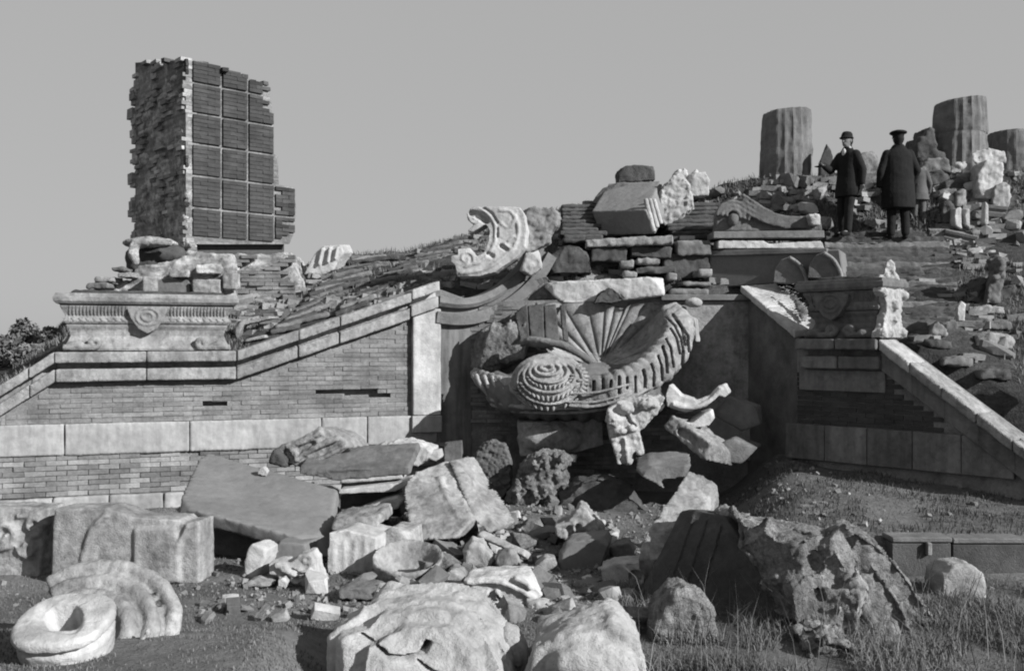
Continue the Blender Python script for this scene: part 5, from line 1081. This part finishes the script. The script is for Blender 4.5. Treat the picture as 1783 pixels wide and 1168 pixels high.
def peaked(bm, hc):
    ov(bm, [(hc.z + .03, .088, .105, hc.x, hc.y), (hc.z + .075, .09, .108, hc.x, hc.y), (hc.z + .09, .135, .15, hc.x, hc.y), (hc.z + .115, .135, .15, hc.x, hc.y), (hc.z + .135, .10, .11, hc.x, hc.y)])
    ov(bm, [(hc.z + .03, .07, .05, hc.x, hc.y - .10), (hc.z + .045, .07, .05, hc.x, hc.y - .10)])
def ground_z(px, py, Y): return P(px, py, Y)
person('man in a dark coat and small hat reaching out left on the top steps', P(1476, 413, 16.45), R(-55), 1.76, dict(
    legs=[((-.09, 0, .9), (-.10, -.03, .48), (-.10, 0, .08), (-.12, -.15, .035)), ((.09, 0, .9), (.08, -.08, .48), (.09, -.12, .08), (.09, -.28, .035))],
    arms=[((-.155, 0, 1.385), (-.23, -.15, 1.15), (-.16, -.42, 1.19), (.1, -1, .05)), ((.155, 0, 1.385), (.26, .05, 1.12), (.27, .02, .88), (0, -.1, -1))],
    coat=[(.68, .235, .20, 0, .02), (.8, .23, .19, 0, .01), (1.0, .195, .15, 0, 0), (1.2, .185, .14, 0, 0), (1.36, .21, .13, 0, 0), (1.42, .19, .115, 0, 0), (1.47, .12, .09, 0, 0), (1.53, .07, .07, 0, 0)],
    hat=fedora, head=(0, -.02), held=lambda bm: (box(bm, (-.15, -.56, 1.17), .16, .10, .02), ) , heldname='book'))
person('broad man in dark overcoat and flat peaked cap with his back turned, top steps', P(1564, 417, 16.35), R(178), 1.82, dict(
    legs=[((-.09, 0, .9), (-.11, -.02, .48), (-.11, .02, .08), (-.14, -.14, .035)), ((.09, 0, .9), (.10, -.02, .48), (.11, -.02, .08), (.13, -.18, .035))],
    arms=[((-.175, 0, 1.39), (-.29, .03, 1.12), (-.25, -.10, .92), (.3, -.5, -1)), ((.175, 0, 1.39), (.29, .02, 1.11), (.29, -.05, .88), (0, -.2, -1))],
    coat=[(.50, .27, .21, 0, 0), (.7, .27, .2, 0, 0), (.95, .25, .17, 0, 0), (1.15, .24, .155, 0, 0), (1.36, .245, .14, 0, 0), (1.42, .22, .125, 0, 0), (1.48, .13, .10, 0, 0), (1.55, .085, .08, 0, 0)],
    hat=peaked, hatname='cap'))
person('slight figure in pale jacket and light trousers half hidden by the capped man', P(1600, 400, 16.85), R(165), 1.24, dict(
    mc='pale_cloth', mt='pale_cloth',
    legs=[((-.08, 0, .9), (-.09, -.02, .48), (-.09, .02, .08), (-.12, -.14, .035)), ((.08, 0, .9), (.09, -.02, .48), (.09, -.02, .08), (.11, -.18, .035))],
    arms=[((-.155, 0, 1.385), (-.25, .02, 1.12), (-.24, -.08, .92), (.2, -.5, -1)), ((.155, 0, 1.385), (.25, .02, 1.12), (.26, -.05, .90), (0, -.2, -1))],
    coat=[(.72, .25, .19, 0, 0), (.95, .2, .16, 0, 0), (1.15, .18, .14, 0, 0), (1.36, .2, .13, 0, 0), (1.42, .18, .11, 0, 0), (1.47, .12, .09, 0, 0), (1.52, .07, .07, 0, 0)], hat=fedora))

# ------------------------------------------------------------------ shrubs beyond the left end of the wall
def shrub(label, px, py, Y, rx, rz, n, name='shrub'):
    c = P(px, py, Y); base = Vector((c.x, c.y, c.z - rz)); t = thing(name, label, 'shrub', base, 'shrubs beyond the left end of the wall')
    bm = bmesh.new()
    for k in range(9):
        q = random.uniform(0, 6.28); tip = c + Vector((math.cos(q) * rx * .7, math.sin(q) * rx * .6, random.uniform(-.2, .7) * rz)); mid = base.lerp(tip, .5) + Vector((random.uniform(-.1, .1), 0, .05))
        tube(bm, [base + Vector((random.uniform(-.05, .05), 0, -.15)), mid, tip], [.025, .015, .006], 5)
    obj('stem', bm, M['wood'], t, True)
    V = []; Fc = []; T = []
    for k in range(n):
        while True:
            q = Vector((random.uniform(-1, 1), random.uniform(-1, 1), random.uniform(-1, 1)))
            if q.length < 1 and q.length > .25 and noise.noise(Vector((q.x * 2.2 + px, q.y * 2.2, q.z * 2.2))) > -.22: break
        p = c + Vector((q.x * rx, q.y * rx * .8, q.z * rz * (1 + .25 * noise.noise(Vector((q.x * 3, px, 0)))))); s = random.uniform(.03, .065)
        a = Vector((random.gauss(0, 1), random.gauss(0, 1), random.gauss(0, 1))).normalized() * s; b_ = Vector((random.gauss(0, 1), random.gauss(0, 1), random.gauss(0, 1))).normalized() * s * .6
        i0 = len(V); V += [p - a, p + b_, p + a, p - b_]; Fc.append((i0, i0 + 1, i0 + 2, i0 + 3)); T += [random.random()] * 4
    me = bpy.data.meshes.new('foliage'); me.from_pydata(V, [], Fc); at = me.attributes.new('tone', 'FLOAT', 'POINT'); at.data.foreach_set('value', np.array(T, dtype=np.float32))
    link_mesh('foliage', me, M['leaf'], t)
shrub('taller dark shrub at the left edge beyond the wall', 44, 590, 17.0, .30, .36, 1500)
shrub('small pointed shrub touching the left end of the marble chest', 86, 592, 16.6, .18, .24, 800)
shrub('low leafy shrub at the extreme left edge above the descending coping', 8, 615, 16.4, .45, .32, 1500)
shrub('low shrub between the taller shrub and the descending coping', 62, 622, 15.9, .5, .22, 1500)

# ------------------------------------------------------------------ small loose stones of the heap
hp = thing('rubble_heap', 'heap of small angular broken stones filling the gaps between the big fallen blocks', 'rubble', (.2, 11, 0))
vms = []
for v in range(20):
    bm = bmesh.new()
    if v % 4 == 3:   # broken lengths of moulding
        pr = [(-.35, -.3), (.35, -.3), (.35, -.05), (.22, -.02), (.22, .08), (.30, .12), (.30, .3), (-.35, .3)]
        poly_prism(bm, [Vector((-.6, a, b)) for a, b in pr], (1.2, .08, .04))
        bmesh.ops.recalc_face_normals(bm, faces=bm.faces[:]); bmesh.ops.bevel(bm, geom=bm.edges[:], offset=.02, segments=1, affect='EDGES', clamp_overlap=True)
    else:
        sx_, sy_, sz2 = 1, random.uniform(.6, .95), random.uniform(.4, .75); vs_ = []
        for k in range(26):
            a = [random.uniform(-1, 1) for _ in range(3)]; m_ = max(abs(t) for t in a) or 1
            vs_.append(bm.verts.new(Vector((a[0] / m_ * sx_ / 2, a[1] / m_ * sy_ / 2, a[2] / m_ * sz2 / 2))))
        hull = bmesh.ops.convex_hull(bm, input=vs_)
        bmesh.ops.delete(bm, geom=[v_ for v_ in bm.verts if not v_.link_faces], context='VERTS')
        bmesh.ops.recalc_face_normals(bm, faces=bm.faces[:]); bmesh.ops.bevel(bm, geom=bm.edges[:], offset=.012, segments=1, affect='EDGES', clamp_overlap=True)
    me = bpy.data.meshes.new('stone'); bm.to_mesh(me); bm.free(); me.materials.append(M[('marble', 'grey', 'marble', 'marble_clean', 'rock', 'grey', 'plinth')[v % 7]]); vms.append(me)
for k in range(290):
    if k < 210: px, py = random.gauss(850, 170), random.uniform(880, 1075)
    elif k < 245: px, py = random.uniform(540, 1050), random.uniform(868, 900)
    else: px, py = random.uniform(350, 1200), random.uniform(880, 1100)
    Y = Yg(py, .08); x = (px - CX) / F * Y
    if not (430 < px < 1180) and k < 245: continue
    z = gz(x, Y); sz_ = random.uniform(.05, .13) if random.random() < .62 else random.uniform(.14, .30)
    o = bpy.data.objects.new('stone', random.choice(vms)); COL.objects.link(o); o.parent = hp
    o.location = Vector((x, Y, z + sz_ * random.uniform(.1, .35))) - hp.location
    o.rotation_euler = (random.uniform(-.5, .5), random.uniform(-.5, .5), random.uniform(0, 6.28)); o.scale = (sz_ * random.uniform(.9, 1.5), sz_, sz_)

h2 = thing('slope_rubble', 'tumbled small broken stones over the dark slope behind the right rail', 'rubble', (7, 14.5, 2.5))
for k in range(105):
    px = random.uniform(1600, 1830) if k % 3 else random.uniform(1240, 1440); t_ = random.uniform(.06, 1.95) if k % 3 else random.uniform(1.1, 1.95)
    if px < 1690 and t_ < 1.05: continue
    q = hillP(px, t_); sz_ = random.uniform(.08, .17) if k % 2 else random.uniform(.18, .36)
    o = bpy.data.objects.new('stone', random.choice(vms)); COL.objects.link(o); o.parent = h2
    o.location = q + Vector((0, 0, sz_ * .1)) - h2.location
    o.rotation_euler = (random.uniform(-.4, .4), random.uniform(-.4, .4), random.uniform(0, 6.28)); o.scale = (sz_ * random.uniform(.9, 1.6), sz_, sz_)

# ------------------------------------------------------------------ grass, weeds, gravel
def in_view(x, y, z): return y > 3 and abs(x / y) < .56
gp = []
while len(gp) < 52000:
    y = random.uniform(5.2, 14.8) if random.random() < .6 else random.uniform(5.2, 9.5); x = random.uniform(-.57, .57) * y
    n = noise.noise(Vector((x * 1.1, y * 1.1, 20))) + .6 * noise.noise(Vector((x * 3.5, y * 3.5, 20)))
    if n > -.12 + .5 * random.random() - .2: gp.append((x, y, gz(x, y)))
props(blades('short_grass', gp, .008, .035, .007, M['grass'], lean=.9), 'short dry grass covering the floor of the court', 'grass', kind='stuff')
wp = []
gp = []
while len(gp) < 15000:
    y = random.uniform(5.4, 9.3); x = random.uniform(.10, .56) * y
    n = noise.noise(Vector((x * 1.6, y * 1.6, 40))) 
    if n > -.05 + (0 if y < 8.6 else .15): gp.append((x, y, gz(x, y)))
for k in range(9000):
    x = random.uniform(2.2, 6.6); y = random.uniform(9.9, 13.6)
    if noise.noise(Vector((x * 1.3, y * 1.3, 70))) > -.15: wp.append((x, y, gz(x, y)))
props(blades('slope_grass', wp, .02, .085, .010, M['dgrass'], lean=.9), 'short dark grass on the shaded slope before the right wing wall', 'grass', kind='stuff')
wp = []
for k in range(420):
    y = random.uniform(5.6, 8.9); x = random.uniform(.13, .53) * y
    if noise.noise(Vector((x * 2.2, y * 2.2, 90))) > -.1: wp.append((x, y, gz(x, y)))
props(blades('tall_stalks', wp, .30, .62, .007, M['weed'], lean=.75), 'long thin dry stalks leaning among the rocks of the right foreground', 'weeds', kind='stuff')
props(blades('dry_weeds', gp, .04, .20, .008, M['weed'], lean=1.25), 'taller dry weeds among the rocks of the right foreground', 'weeds', kind='stuff')
gp = []
while len(gp) < 30000:
    px = random.uniform(-40, 1850); t = random.uniform(0.03, 2.05); q = hillP(px, t)
    if noise.noise(Vector((q.x * .9, q.y * .9, 60))) + .5 * noise.noise(Vector((q.x * 3, q.y * 3, 60))) > -.1 and not (1430 < px < 1665 and t < 1) and not (470 < px < 830 and t < 1.75 and random.random() < .75): gp.append(q)
props(blades('hill_grass', gp, .03, .13, .016, M['grass'], lean=.8), 'thin dry grass growing over the hill and its skyline', 'grass', kind='stuff')
it = []
for k in range(4200):
    y = random.uniform(8.4, 14.3); x = random.gauss(-.05, .20) * y
    s = random.uniform(.008, .03) if k % 5 else random.uniform(.03, .06); it.append(((x, y, gz(x, y) + s * .2), (s * 1.3, s, s * .8), Matrix.Rotation(random.uniform(0, 6), 3, Vector((random.random(), random.random(), random.random() + .1)).normalized())))
props(joined_boxes('gravel', it, M['brick_j'], None, 'stuff', jit=.007), 'small stone chips strewn between the fallen stones', 'gravel')
it = []
for k in range(2600):
    px = random.uniform(850, 1783) if k % 3 else random.uniform(400, 900); t = random.uniform(.05, 1.98)
    if 1430 < px < 1660 and t < 1 and k % 4: continue
    q = hillP(px, t)
    if noise.noise(Vector((q.x * 1.1, q.y * 1.1, 30))) < -.05: continue
    s = random.uniform(.5, 1.5); it.append((q, (.22 * s, .12 * s, .065 * s), Matrix.Rotation(random.gauss(0, .35), 3, 'Z') @ Matrix.Rotation(random.gauss(0, .12), 3, 'Y')))
props(joined_boxes('brick_debris', it, M['brick_j'], None, 'stuff', jit=.012), 'broken bricks strewn in courses over the hill', 'rubble')
for o in bpy.data.objects:
    if o.name.split('.')[0] in ('fluting', 'plaster_patch'): o['kind'] = 'stuff'
